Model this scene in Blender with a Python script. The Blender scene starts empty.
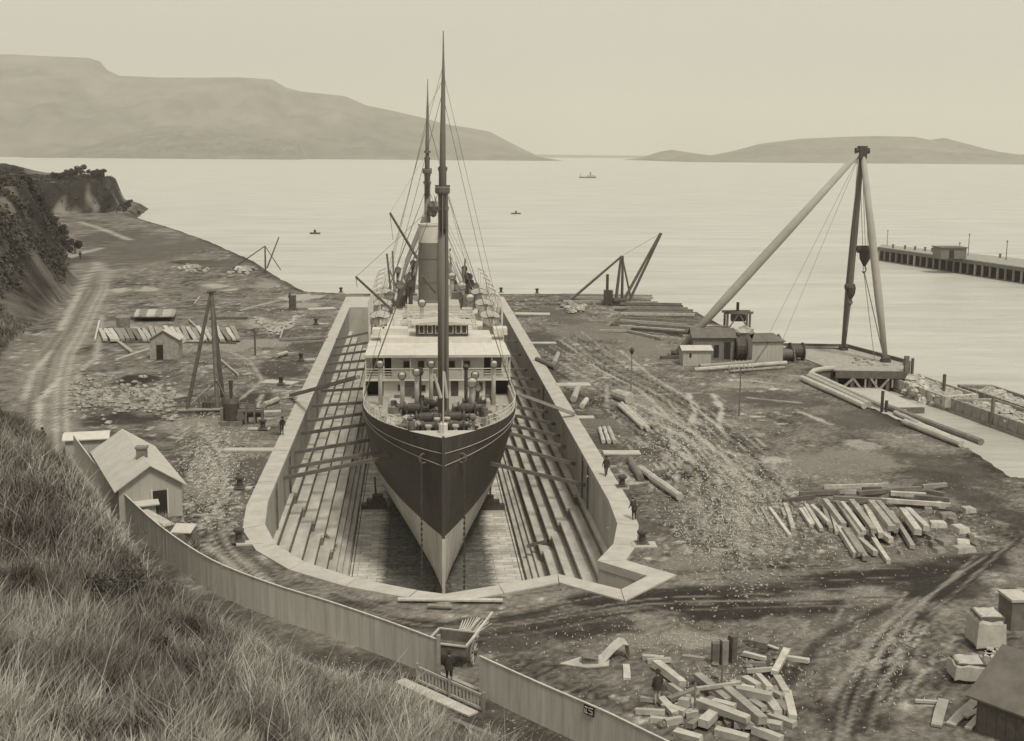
import bpy, math, random
import numpy as np
from mathutils import Vector, Matrix, noise as mnoise
random.seed(7); rng = np.random.default_rng(7)
sc = bpy.context.scene
COL = sc.collection
V = Vector
# ------------------------------------------------------------------ camera
CH = 26.0; F = 1250.0
PITCH = math.atan((370.5-153.5)/F); YAW = math.atan(99/F*math.cos(PITCH)); ROLL = math.radians(.45)
RM = (Matrix.Rotation(-YAW, 3, 'Z') @ Matrix.Rotation(math.pi/2-PITCH, 3, 'X') @ Matrix.Rotation(ROLL, 3, 'Z'))
cd = bpy.data.cameras.new('camera'); cam = bpy.data.objects.new('camera', cd); COL.objects.link(cam)
cam.matrix_world = Matrix.Translation((0, 0, CH)) @ RM.to_4x4()
cd.sensor_width = 36; cd.lens = F/1024*36; cd.clip_end = 60000; cd.clip_start = .5
sc.camera = cam
def ray(x, y): return RM @ V(((x-512)/F, -(y-370.5)/F, -1))
def G(x, y, z=0.0):                      # where the line of sight meets height z (survey of the place)
    d = ray(x, y); t = (z-CH)/d.z; return V((d.x*t, d.y*t, z))
def AY(x, y, Y):
    d = ray(x, y); t = Y/d.y; return V((d.x*t, Y, CH+d.z*t))
def AX(x, y, X):
    d = ray(x, y); t = X/d.x; return V((X, d.y*t, CH+d.z*t))
# ------------------------------------------------------------------ materials
def tint(v):
    k = min(max(v/.4, 0), 1)**.6; return (min(v*(1.10-.07*k), 1), v*(.94+.035*k), v*(.80+.08*k), 1)
MATS = {}
def M(name, v, rough=.85, nv=.22, scale=1.5, bump=.15, spec=.3, rand=0., stretch=None, metal=0, attr=None, world=True, bscale=None):
    m = bpy.data.materials.new(name); m.use_nodes = True; nt = m.node_tree; N = nt.nodes; L = nt.links
    b = N['Principled BSDF']; b.inputs['Roughness'].default_value = rough; b.inputs['Metallic'].default_value = metal
    b.inputs['Specular IOR Level'].default_value = spec
    tc = N.new('ShaderNodeTexCoord'); mp = N.new('ShaderNodeMapping'); L.new(tc.outputs['Object'], mp.inputs[0])
    if stretch: mp.inputs['Scale'].default_value = stretch
    n1 = N.new('ShaderNodeTexNoise'); n1.inputs['Scale'].default_value = scale; n1.inputs['Detail'].default_value = 6; n1.inputs['Roughness'].default_value = .65
    L.new(mp.outputs[0], n1.inputs['Vector'])
    mr = N.new('ShaderNodeMapRange'); mr.inputs[1].default_value = .3; mr.inputs[2].default_value = .7
    mr.inputs[3].default_value = 1-nv; mr.inputs[4].default_value = 1+nv; L.new(n1.outputs[0], mr.inputs[0])
    fac = mr.outputs[0]
    if rand:
        oi = N.new('ShaderNodeObjectInfo'); m2 = N.new('ShaderNodeMapRange'); m2.inputs[3].default_value = 1-rand; m2.inputs[4].default_value = 1+rand
        L.new(oi.outputs['Random'], m2.inputs[0]); mu = N.new('ShaderNodeMath'); mu.operation = 'MULTIPLY'
        L.new(fac, mu.inputs[0]); L.new(m2.outputs[0], mu.inputs[1]); fac = mu.outputs[0]
    vm = N.new('ShaderNodeVectorMath'); vm.operation = 'SCALE'
    if attr:
        at = N.new('ShaderNodeAttribute'); at.attribute_name = attr; L.new(at.outputs['Color'], vm.inputs[0])
    else: vm.inputs[0].default_value = tint(v)[:3]
    L.new(fac, vm.inputs['Scale']); L.new(vm.outputs[0], b.inputs['Base Color'])
    if bump:
        bp = N.new('ShaderNodeBump'); bp.inputs['Strength'].default_value = bump; bp.inputs['Distance'].default_value = .1
        src = n1.outputs[0]
        if bscale:
            n2 = N.new('ShaderNodeTexNoise'); n2.inputs['Scale'].default_value = bscale; n2.inputs['Detail'].default_value = 5; L.new(mp.outputs[0], n2.inputs['Vector']); src = n2.outputs[0]
        L.new(src, bp.inputs['Height']); L.new(bp.outputs[0], b.inputs['Normal'])
    MATS[name] = m; return m
M('white', .6, .6, .1, 1.2, .05); M('offwhite', .46, .7, .14, 1.5, .08); M('concrete', .44, .9, .16, .7, .25)
M('wallstone', .42, .9, .26, .5, .3, stretch=(1, 1, .35)); M('shaded_riser', .2, .9, .35, .9, .25, stretch=(1, .5, 2)); M('altar', .47, .9, .3, .6, .3, stretch=(1, .35, 1)); M('floor_stone', .62, .9, .25, .8, .2)  # upright step faces: shade put into a darker copy of the altar stone
M('hull_dark', .075, .55, .12, .35, .04, stretch=(1, 1, .4)); M('hull_pale', .56, .75, .18, .35, .08, stretch=(1, 1, .25))
M('deck', .36, .8, .18, 1.2, .1, stretch=(6, .5, 1)); M('iron', .07, .6, .3, 3, .1); M('iron_mid', .14, .6, .3, 3, .1); M('mast', .16, .6, .15, 1, .05, stretch=(3, 3, .2))
M('black', .03, .8, .2, 2, .05); M('window_glass', .035, .2, .1, 2, 0, spec=.5); M('funnel', .17, .6, .2, .5, .05, stretch=(1, 1, .3))
M('timber', .34, .85, .3, 2, .25, rand=.42, stretch=(1, 1, 1)); M('timber_dark', .13, .85, .3, 2, .25, rand=.3); M('timber_mid', .22, .85, .25, 2, .25, rand=.3)
M('shore_wood', .13, .85, .25, 1.5, .2, rand=.2); M('log_pale', .42, .8, .22, 1.5, .15, rand=.22); M('spar', .36, .7, .1, .6, .08, rand=.05)
M('fence_board', .52, .85, .22, 1.6, .15, stretch=(1.5, 1.5, .12)); M('roof_pale', .5, .8, .12, 1, .1); M('roof_dark', .14, .8, .25, 1, .1); M('wall_pale', .42, .85, .12, 1, .1, stretch=(1, 1, .2))
M('canvas', .4, .85, .2, 2, .4); M('canvas_dull', .24, .9, .2, 2, .4); M('cloth_dark', .045, .9, .2, 8, .1); M('cloth_grey', .15, .9, .2, 8, .1); M('skin', .33, .6, .05, 8, 0); M('hair', .04, .7, .1, 8, 0)
M('rope', .2, .9, .1, 8, 0); M('rope_pale', .45, .9, .1, 8, 0); M('bark', .09, .95, .3, 2, .3); M('rock', .22, .9, .35, .6, .8, rand=.25); M('rubble', .38, .9, .35, 1.2, .8, rand=.3)
M('leaf_dark', .06, .8, .3, .4, 0, rand=.25); M('leaf_mid', .11, .8, .3, .6, 0, rand=.25)
M('ground', .2, .95, .2, 2.5, .5, attr='col', spec=.15, bscale=6)
M('hills', .2, .95, .25, .003, 0, attr='col', spec=0)
M('grass', .2, .9, .12, .4, 0, attr='col', spec=.1)
m = MATS['ground']; nt = m.node_tree; N = nt.nodes; L = nt.links; b = N['Principled BSDF']
src_ = b.inputs['Base Color'].links[0].from_socket; tc = N.new('ShaderNodeTexCoord')
def nz(sc_, det, lo, hi, a_, b_, rough=.7):
    n_ = N.new('ShaderNodeTexNoise'); n_.inputs['Scale'].default_value = sc_; n_.inputs['Detail'].default_value = det; n_.inputs['Roughness'].default_value = rough; L.new(tc.outputs['Object'], n_.inputs[0])
    r_ = N.new('ShaderNodeMapRange'); r_.inputs[1].default_value = lo; r_.inputs[2].default_value = hi; r_.inputs[3].default_value = a_; r_.inputs[4].default_value = b_; L.new(n_.outputs[0], r_.inputs[0]); return r_.outputs[0]
v1 = N.new('ShaderNodeVectorMath'); v1.operation = 'SCALE'; L.new(src_, v1.inputs[0]); L.new(nz(4.5, 10, .32, .68, .5, 1.5, .85), v1.inputs['Scale'])
vo = N.new('ShaderNodeTexVoronoi'); vo.inputs['Scale'].default_value = 2.6; vo.inputs['Randomness'].default_value = 1; L.new(tc.outputs['Object'], vo.inputs[0])
r1 = N.new('ShaderNodeMapRange'); r1.inputs[1].default_value = .2; r1.inputs[2].default_value = .12; r1.inputs[3].default_value = 0; r1.inputs[4].default_value = 1; L.new(vo.outputs['Distance'], r1.inputs[0])
mm_ = N.new('ShaderNodeMath'); mm_.operation = 'MULTIPLY'; L.new(r1.outputs[0], mm_.inputs[0]); L.new(nz(.22, 5, .5, .62, 0, .75), mm_.inputs[1])
mx = N.new('ShaderNodeMix'); mx.data_type = 'RGBA'; L.new(mm_.outputs[0], mx.inputs[0]); L.new(v1.outputs[0], mx.inputs[6]); mx.inputs[7].default_value = tint(.42); L.new(mx.outputs[2], b.inputs['Base Color'])
for nm_, sc_, lo in (('hull_dark', .62, .8), ('hull_pale', .62, .9)):
    m = MATS[nm_]; nt = m.node_tree; N = nt.nodes; L = nt.links; b = N['Principled BSDF']; src_ = b.inputs['Base Color'].links[0].from_socket; tc = N.new('ShaderNodeTexCoord'); sx = N.new('ShaderNodeSeparateXYZ'); L.new(tc.outputs['Object'], sx.inputs[0]); cb = N.new('ShaderNodeCombineXYZ'); L.new(sx.outputs[1], cb.inputs[0]); L.new(sx.outputs[2], cb.inputs[1])
    br = N.new('ShaderNodeTexBrick'); br.inputs['Scale'].default_value = 1; br.inputs['Brick Width'].default_value = 3.2; br.inputs['Row Height'].default_value = 1.15; br.inputs['Mortar Size'].default_value = .035; br.inputs['Color1'].default_value = (1, 1, 1, 1); br.inputs['Color2'].default_value = (.88, .88, .88, 1); br.inputs['Mortar'].default_value = (lo, lo, lo, 1); L.new(cb.outputs[0], br.inputs[0])
    mp = N.new('ShaderNodeMapping'); mp.inputs['Scale'].default_value = (1, 2.2, .16); L.new(tc.outputs['Object'], mp.inputs[0]); ns_ = N.new('ShaderNodeTexNoise'); ns_.inputs['Scale'].default_value = 1.4; ns_.inputs['Detail'].default_value = 7; ns_.inputs['Roughness'].default_value = .7; L.new(mp.outputs[0], ns_.inputs[0])
    r_ = N.new('ShaderNodeMapRange'); r_.inputs[1].default_value = .35; r_.inputs[2].default_value = .65; r_.inputs[3].default_value = .72; r_.inputs[4].default_value = 1.2; L.new(ns_.outputs[0], r_.inputs[0])
    v1 = N.new('ShaderNodeVectorMath'); v1.operation = 'MULTIPLY'; L.new(src_, v1.inputs[0]); L.new(br.outputs[0], v1.inputs[1]); v2 = N.new('ShaderNodeVectorMath'); v2.operation = 'SCALE'; L.new(v1.outputs[0], v2.inputs[0]); L.new(r_.outputs[0], v2.inputs['Scale']); L.new(v2.outputs[0], b.inputs['Base Color'])
# ------------------------------------------------------------------ mesh builder
ORG = {}
class MB:
    def __init__(s): s.v = []; s.f = []; s.mi = []; s.cm = 0; s.sm = False
    def add(s, vs, fs):
        n = len(s.v); s.v += [tuple(v) for v in vs]; s.f += [[n+i for i in f] for f in fs]; s.mi += [s.cm]*len(fs); return s
    def box(s, c, d, rz=0, taper=1.0):
        x, y, z = d[0]/2, d[1]/2, d[2]; c0, s0 = math.cos(rz), math.sin(rz); vs = []
        for k, t in ((0, 1), (z, taper)):
            for a, b in ((-x, -y), (x, -y), (x, y), (-x, y)):
                vs.append((c[0]+(a*c0-b*s0)*t, c[1]+(a*s0+b*c0)*t, c[2]+k))
        return s.add(vs, [(3, 2, 1, 0), (4, 5, 6, 7), (0, 1, 5, 4), (1, 2, 6, 5), (2, 3, 7, 6), (3, 0, 4, 7)])
    def beam(s, p, q, w, h=None, up=(0, 0, 1), w2=None, h2=None):
        p, q = V(p), V(q); h = h or w; w2 = w2 or w; h2 = h2 or h; d = (q-p).normalized(); u = V(up)
        if abs(d.dot(u)) > .95: u = V((0, 1, 0))
        r = d.cross(u).normalized(); u = r.cross(d); vs = []
        for o, a, b in ((p, w, h), (q, w2, h2)):
            for i, j in ((-1, -1), (1, -1), (1, 1), (-1, 1)): vs.append(o+r*(i*a/2)+u*(j*b/2))
        return s.add(vs, [(3, 2, 1, 0), (4, 5, 6, 7), (0, 1, 5, 4), (1, 2, 6, 5), (2, 3, 7, 6), (3, 0, 4, 7)])
    def path(s, pts, rs, n=8, caps=True):
        pts = [V(p) for p in pts]
        if not hasattr(rs, '__len__'): rs = [rs]*len(pts)
        vs = []; fs = []; pu = None
        for i, p in enumerate(pts):
            d = (pts[min(i+1, len(pts)-1)]-pts[max(i-1, 0)]).normalized()
            if pu is None:
                u = V((0, 0, 1)) if abs(d.z) < .9 else V((1, 0, 0))
            else: u = pu
            r = d.cross(u).normalized(); u = r.cross(d).normalized(); pu = u
            for k in range(n):
                a = 2*math.pi*k/n; vs.append(p+(r*math.cos(a)+u*math.sin(a))*rs[i])
        for i in range(len(pts)-1):
            for k in range(n): fs.append((i*n+k, i*n+(k+1) % n, (i+1)*n+(k+1) % n, (i+1)*n+k))
        if caps: fs.append(tuple(range(n-1, -1, -1))); fs.append(tuple((len(pts)-1)*n+k for k in range(n)))
        return s.add(vs, [f[::-1] for f in fs])
    def tube(s, p, q, r, r2=None, n=8): return s.path([p, q], [r, r if r2 is None else r2], n)
    def lathe(s, c, prof, n=16):
        vs = []; fs = []
        for r, z in prof:
            for k in range(n): a = 2*math.pi*k/n; vs.append((c[0]+r*math.cos(a), c[1]+r*math.sin(a), c[2]+z))
        for i in range(len(prof)-1):
            for k in range(n): fs.append((i*n+k, i*n+(k+1) % n, (i+1)*n+(k+1) % n, (i+1)*n+k))
        fs.append(tuple(range(n-1, -1, -1))); fs.append(tuple((len(prof)-1)*n+k for k in range(n)))
        return s.add(vs, fs)
    def prism(s, poly, z0, z1):
        n = len(poly); vs = [(p[0], p[1], z0) for p in poly]+[(p[0], p[1], z1) for p in poly]
        return s.add(vs, [tuple(range(n-1, -1, -1)), tuple(range(n, 2*n))]+[(i, (i+1) % n, n+(i+1) % n, n+i) for i in range(n)])
    def lump(s, c, r, sq=.7, seed=0, n=7, m=5):
        vs = []; fs = []; rr = random.Random(seed)
        for i in range(m+1):
            ph = math.pi*i/m
            for k in range(n):
                a = 2*math.pi*k/n+i*.3; q = r*(.75+.5*rr.random()); vs.append((c[0]+q*math.sin(ph)*math.cos(a), c[1]+q*math.sin(ph)*math.sin(a), c[2]+q*sq*math.cos(ph)))
        for i in range(m):
            for k in range(n): fs.append((i*n+k, (i+1)*n+k, (i+1)*n+(k+1) % n, i*n+(k+1) % n))
        return s.add(vs, fs)
    def build(s, name, mat, parent=None, smooth=False, kind=None):
        o3 = ORG.get(parent.name, V((0, 0, 0))) if parent else V((0, 0, 0))
        vs = [(a-o3.x, b-o3.y, c-o3.z) for a, b, c in s.v]
        return link_mesh(name, vs, s.f, mat, parent, smooth, s.mi)
def link_mesh(name, vs, fs, mat, parent=None, smooth=False, mi=None):
    me = bpy.data.meshes.new(name); me.from_pydata([tuple(v) for v in vs], [], fs)
    ms = mat if isinstance(mat, (list, tuple)) else [mat]
    for m in ms: me.materials.append(MATS[m] if isinstance(m, str) else m)
    if mi and len(ms) > 1: me.polygons.foreach_set('material_index', mi)
    if smooth: me.polygons.foreach_set('use_smooth', [True]*len(me.polygons))
    me.update(); o = bpy.data.objects.new(name, me); COL.objects.link(o)
    if parent: o.parent = parent; ORG[o.name] = ORG.get(parent.name, V((0, 0, 0)))
    return o
def tag(o, label=None, cat=None, group=None, kind=None):
    if label: o['label'] = label
    if cat: o['category'] = cat
    if group: o['group'] = group
    if kind: o['kind'] = kind
    return o
def thing(name, label, cat, loc=(0, 0, 0), group=None):
    o = bpy.data.objects.new(name, None); COL.objects.link(o); o.location = loc; o.empty_display_size = .3
    ORG[o.name] = V(loc); return tag(o, label, cat, group)
def solo(mb, name, mat, label, cat, group=None, base=None, smooth=False):     # a thing that is one mesh; origin at its base
    arr = np.array(mb.v); b = V(base) if base is not None else V((arr[:, 0].mean(), arr[:, 1].mean(), arr[:, 2].min()))
    mb.v = [(x-b.x, y-b.y, z-b.z) for x, y, z in mb.v]
    o = mb.build(name, mat, None, smooth); o.location = b; return tag(o, label, cat, group)
def dup(root, loc=None, rz=None, label=None, group=None, scale=None, parent=None):
    c = root.copy(); COL.objects.link(c)
    if parent: c.parent = parent
    if loc is not None: c.location = loc
    if rz is not None: c.rotation_euler = (0, 0, rz)
    if scale: c.scale = (scale,)*3
    if label: c['label'] = label
    if group: c['group'] = group
    for ch in root.children:
        d = ch.copy(); COL.objects.link(d); d.parent = c
        for gch in ch.children:
            e = gch.copy(); COL.objects.link(e); e.parent = d
    return c
def struct(o, label=None): o['kind'] = 'structure'; return o
# ------------------------------------------------------------------ ground heights and shore
LAND = [(49, 97), (60, 91), (95, 80), (170, 60), (170, -150), (-700, -150), (-700, 900), (-172, 740), (-136, 640), (-124, 560), (-119, 530), (-88, 450), (-65, 387), (-50, 340), (-40, 308), (-30, 268), (-21, 238),
        (-13, 234.5), (28, 233.5), (36, 222), (47, 206), (47.5, 190), (48.5, 175), (50.5, 167), (58.8, 165.2), (61.5, 151), (60.5, 148.6), (50.5, 151), (48, 147.5), (46.8, 141), (47.8, 125), (48.6, 117), (50, 107)]
SHARP = 24
FOOT = [(40, 20), (16, 37), (8.2, 45.5), (4.5, 50.5), (2.2, 53.7), (-.6, 56.8), (-3.6, 59.7), (-6.9, 62.9), (-10.4, 66.8), (-13.9, 70.9), (-18.0, 77.4), (-22.0, 85), (-26.4, 94.2), (-32.6, 105.5), (-38.5, 114), (-46.5, 138), (-50, 152), (-54, 170), (-58, 200), (-62, 224), (-70, 262), (-77, 280), (-90, 335), (-120, 420), (-142, 500), (-170, 530), (-200, 700), (-700, 900), (-700, -200), (40, -200)]
KNOB = [(-131, 545), (-131, 556), (-143, 640), (-177, 720), (-280, 700), (-250, 560), (-168, 532), (-147, 536)]
def sdist(P, poly):           # signed distance, positive inside
    P = np.asarray(P, float); A = np.array(poly, float); B = np.roll(A, -1, 0)
    dm = np.full(len(P), 1e9); ins = np.zeros(len(P), bool)
    for a, b in zip(A, B):
        ab = b-a; t = np.clip(((P-a)@ab)/(ab@ab), 0, 1); dd = np.hypot(*(P-a-t[:, None]*ab).T); dm = np.minimum(dm, dd)
        c = (a[1] > P[:, 1]) != (b[1] > P[:, 1])
        with np.errstate(divide='ignore', invalid='ignore'):
            ins ^= c & (P[:, 0] < (b[0]-a[0])*(P[:, 1]-a[1])/(b[1]-a[1]+1e-12)+a[0])
    return np.where(ins, dm, -dm)
def pline(P, pts):
    P = np.asarray(P, float); dm = np.full(len(P), 1e9); pts = np.array(pts, float)
    for a, b in zip(pts[:-1], pts[1:]):
        ab = b-a; t = np.clip(((P-a)@ab)/(ab@ab+1e-9), 0, 1); dm = np.minimum(dm, np.hypot(*(P-a-t[:, None]*ab).T))
    return dm
_T = rng.random((8, 256, 256))
def vnoise(x, y, k=0):
    x = np.asarray(x, float); y = np.asarray(y, float); xi = np.floor(x).astype(int); yi = np.floor(y).astype(int); fx = x-xi; fy = y-yi
    fx = fx*fx*(3-2*fx); fy = fy*fy*(3-2*fy); T = _T[k % 8]
    g = lambda a, b: T[a % 256, b % 256]
    return (g(xi, yi)*(1-fx)+g(xi+1, yi)*fx)*(1-fy)+(g(xi, yi+1)*(1-fx)+g(xi+1, yi+1)*fx)*fy
def fbm(x, y, s, k=0, o=4):
    r = 0; a = .5; t = 0
    for i in range(o): r = r+a*vnoise(x/s+17*i, y/s+31*i, k+i); t += a; a *= .55; s *= .5
    return r/t
def ss(a, b, x): t = np.clip((x-a)/(b-a), 0, 1); return t*t*(3-2*t)
def height(x, y):
    x = np.asarray(x, float); y = np.asarray(y, float); P = np.stack([x, y], 1)
    dl = sdist(P, LAND); nat = ss(60, 20, x-(-40+0*y))*ss(235, 245, y)       # natural beach on the far left
    edge = dl+1.2*(fbm(x, y, 6, 2)-.5)*nat
    slope = np.where(nat > .3, .7, 3.0)
    h = np.where(edge > 0, 0, np.maximum(edge*slope, -6)); h = h-nat*ss(14, 0, edge)*.9*(edge > -1)*0
    df = sdist(P, FOOT); d = np.maximum(df, 0); n = fbm(x, y, 9, 3)
    sl_ = .40+.38*ss(58, 82, y)-.36*ss(88, 104, y); near = sl_*d-(sl_-.32)*np.maximum(d-11, 0)*ss(11, 16, d)+ss(64, 74, y)*(.1+.9*ss(108, 90, y))*(3.6*ss(0, 3.2, d))+.25*np.maximum(d-60, 0); near = near+(n-.5)*1.6*ss(0, 8, d)
    west = np.minimum((.4+1.7*ss(185, 245, y))*d*(.7+.6*n), 17+5*(fbm(x, y, 25, 5)-.4))
    w = ss(112, 150, y); h = h+near*(1-w)*(df > 0)+west*w*(df > 0)
    dk = sdist(P, KNOB); h = np.where(dk > 0, np.maximum(h, np.clip(dk*2.6*(.7+.6*n), 0, 12.5+5*(fbm(x, y, 30, 4)-.4))), h)
    # spoil bank / small unevenness of the yard
    flat = ss(2, 8, dl)*(df <= 0)
    h = h+flat*((fbm(x, y, 3.0, 6)-.5)*.16)*ss(14.5, 17.5, np.abs(x-1.7))
    return h
def hz(x, y): return float(height([x], [y])[0])
# ------------------------------------------------------------------ dock outline
INNER = [(-11.2, 212), (-11.2, 104), (-11.2, 92), (-10.7, 86), (-9.5, 81.5), (-7.2, 77.6), (-3.7, 74.2), (0, 71.9), (1.6, 71.2), (5, 72.6), (8.8, 74.4), (12.3, 71.4), (14.4, 73.8), (11.7, 76.9), (13.3, 80.4), (14.3, 85), (14.6, 91), (14.6, 104), (14.6, 212), (11.0, 212), (11.0, 226), (-7.6, 226), (-7.6, 212)]
OUTER = [(-12.6, 212), (-12.6, 104), (-12.6, 91), (-12.1, 85), (-10.6, 80.3), (-8.0, 76.2), (-4.3, 72.9), (-.5, 70.7), (1.6, 69.7), (5.2, 71.2), (8.7, 72.9), (12.2, 69.5), (16.2, 73.9), (13.5, 76.9), (14.7, 79.9), (15.7, 84.5), (16.1, 91), (16.1, 104), (16.1, 212), (16.1, 228), (11.0, 228), (-7.6, 228), (-12.6, 228)]
# ------------------------------------------------------------------ ground sheet
xs = np.concatenate([np.linspace(-700, -160, 28, endpoint=False), np.linspace(-160, -62, 70, endpoint=False), np.arange(-62, -34, .45), np.arange(-34, 50, .27), np.arange(50, 66, .5), np.linspace(66, 170, 30)])
ys = np.concatenate([np.linspace(-140, 0, 30, endpoint=False), np.linspace(0, 40, 50, endpoint=False), np.arange(40, 130, .27), np.arange(130, 165, .45), np.arange(165, 245, .8), np.linspace(245, 560, 200, endpoint=False), np.linspace(560, 760, 60), np.linspace(770, 900, 8)])
X, Y = np.meshgrid(xs, ys); fx, fy = X.ravel(), Y.ravel(); P2 = np.stack([fx, fy], 1)
Hh = height(fx, fy)
nx, ny = len(xs), len(ys)
ii, jj = np.meshgrid(np.arange(nx-1), np.arange(ny-1)); a = (jj*nx+ii).ravel()
quads = np.stack([a, a+1, a+1+nx, a+nx], 1)
cen = P2[quads].mean(1); di = sdist(cen, INNER); dout = sdist(cen, OUTER)
keep = (dout < .35) & (Hh[quads].max(1) > -5.9)
ROUTE = [(18, 36), (8.5, 47.5), (4, 53.5), (1.0, 57.3), (-3, 60.7), (-8, 64.7), (-13, 69.8), (-17.6, 77), (-21.8, 85), (-26.3, 95), (-32, 108), (-37, 126), (-42, 145), (-46, 163), (-50, 186), (-54.5, 210), (-60, 240), (-68, 275), (-76, 300)]
c = .13+.13*fbm(fx, fy, 14, 0)+.2*(fbm(fx, fy, 2.6, 1)-.5)+.1*(rng.random(len(fx))-.5)
sp = fbm(fx, fy, .9, 2, 3); c = c+ss(.62, .8, sp)*.24*ss(.35, .6, fbm(fx, fy, 9, 5))      # chips and pale spoil
def smooth2(pts, k=5):
    out = []
    for i in range(len(pts)-1):
        a0, a1, a2, a3 = [np.array(pts[max(0, min(len(pts)-1, i+j))], float) for j in (-1, 0, 1, 2)]
        for q in range(k): t = q/k; out.append(tuple(.5*((2*a1)+(a2-a0)*t+(2*a0-5*a1+4*a2-a3)*t*t+(-a0+3*a1-3*a2+a3)*t**3)))
    return out+[tuple(pts[-1])]
# puddles, drying mud and chip strewn patches (their own tone): px, py, rx, ry, value
def patch(px, py, rx, ry, val, hard=.5, z=0):
    global c
    p = G(px, py); q = G(px+rx, py); r = G(px, py+ry); ax = max((q-p).length, .3); ay = max((r-p).length, .3)
    I = np.nonzero((np.abs(fx-p.x) < 1.7*ax) & (np.abs(fy-p.y) < 1.7*ay))[0]; X_, Y_ = fx[I], fy[I]; rg = fbm(X_, Y_, max(min(ax, ay), .9)*1.3, 3)
    e = np.hypot((X_-p.x)/ax, (Y_-p.y)/ay)+1.5*(rg-.5)+.7*(fbm(X_, Y_, .8, 5)-.5); w = ss(1.1, 1.1-hard, e)*(.6+.5*fbm(X_, Y_, 1.1, 7)); w = np.clip(w, 0, 1); c[I] = c[I]*(1-w)+val*w
for t in [(172, 242, 9, 2.5, .45), (190, 262, 14, 2, .4), (120, 290, 12, 2.5, .42), (150, 289, 12, 2.5, .4), (215, 286, 14, 3, .4), (160, 330, 14, 2, .4), (300, 297, 22, 3, .42), (230, 290, 10, 1.5, .4),
          (135, 382, 19, 9, .07), (150, 392, 12, 4, .4), (165, 395, 22, 3, .38), (257, 323, 14, 5, .36), (275, 330, 10, 6, .34), (300, 305, 25, 4, .35), (200, 262, 30, 3, .09), (140, 318, 20, 3, .1), (105, 330, 8, 4, .1), (250, 345, 45, 6, .3),
          (100, 395, 35, 10, .2), (210, 425, 50, 8, .27), (215, 470, 28, 34, .27), (225, 440, 28, 12, .26), (120, 420, 45, 6, .1), (258, 398, 30, 10, .11), (250, 478, 20, 26, .15), (280, 370, 28, 14, .12), (310, 345, 20, 8, .13),
          (560, 385, 26, 6, .36, .8), (545, 372, 22, 12, .12), (570, 398, 28, 10, .13), (545, 340, 22, 14, .13), (610, 500, 22, 30, .12), (600, 440, 22, 12, .14), (640, 530, 30, 14, .15), (620, 425, 60, 10, .2),
          (740, 520, 45, 30, .25), (690, 560, 40, 10, .24), (760, 580, 50, 8, .22), (850, 462, 60, 14, .25), (775, 461, 22, 3, .42), (790, 500, 40, 8, .2), (860, 445, 18, 5, .34), (765, 400, 60, 10, .14), (740, 385, 30, 3, .3),
          (880, 420, 60, 12, .15), (940, 470, 50, 20, .13), (980, 500, 24, 40, .12), (900, 560, 80, 12, .2), (950, 590, 60, 14, .1), (700, 640, 50, 10, .3), (640, 640, 30, 8, .26), (560, 625, 90, 14, .1), (760, 610, 120, 10, .08), (870, 620, 55, 12, .17), (905, 665, 14, 10, .28), (935, 610, 16, 5, .3), (860, 680, 40, 30, .16),
          (560, 592, 60, 6, .24), (500, 640, 60, 12, .13), (420, 625, 60, 8, .14), (350, 605, 60, 6, .12), (690, 330, 50, 8, .26), (650, 350, 30, 14, .24), (600, 330, 40, 10, .22), (560, 315, 30, 10, .16), (840, 360, 40, 6, .3), (640, 400, 25, 14, .25), (700, 400, 50, 12, .18),
          (268, 284, 16, 6, .3), (170, 245, 60, 14, .16), (230, 262, 40, 8, .15), (120, 235, 30, 12, .14), (45, 270, 20, 20, .12)]:
    patch(*t)
def streak(pts, w, val, amt=1, px=True, nz=.5):
    global c
    q = [tuple(G(*p)[:2]) for p in pts] if px else pts
    qa = np.array(q); I = np.nonzero((fx > qa[:, 0].min()-2*w) & (fx < qa[:, 0].max()+2*w) & (fy > qa[:, 1].min()-2*w) & (fy < qa[:, 1].max()+2*w))[0]
    if not len(I): return
    X_, Y_ = fx[I], fy[I]; d = pline(P2[I], q)+nz*w*(fbm(X_, Y_, 1.5, 4)-.5)*2; k = ss(w, w*.35, d)*amt*(.35+.95*fbm(X_, Y_, 2.0, 6)); k = np.clip(k, 0, 1); c[I] = c[I]*(1-k)+val*k
streak(ROUTE[:10], 2.6, .11, .9, px=False)
streak(ROUTE[9:], 4.2, .27, .9, px=False)
for off in (-1.7, -.6, .9, 1.9):
    rt = []
    for i, p in enumerate(ROUTE):
        a_ = V(ROUTE[max(i-1, 0)]); b_ = V(ROUTE[min(i+1, len(ROUTE)-1)]); d_ = (b_-a_).normalized(); rt.append((p[0]+d_.y*off, p[1]-d_.x*off))
    streak(rt[9:], .3, .42 if off > 0 else .14, .9, px=False)
streak([(80, 222), (105, 230), (130, 240)], 1.4, .42); streak([(66, 258), (85, 252), (102, 248)], 1.4, .42); streak([(100, 262), (88, 275), (76, 300), (60, 330)], .8, .4)
streak([(24, 400), (34, 372), (52, 350)], .5, .42); streak([(38, 430), (40, 400), (60, 378)], .45, .46); streak([(68, 398), (80, 372), (92, 360)], .35, .4)
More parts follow.
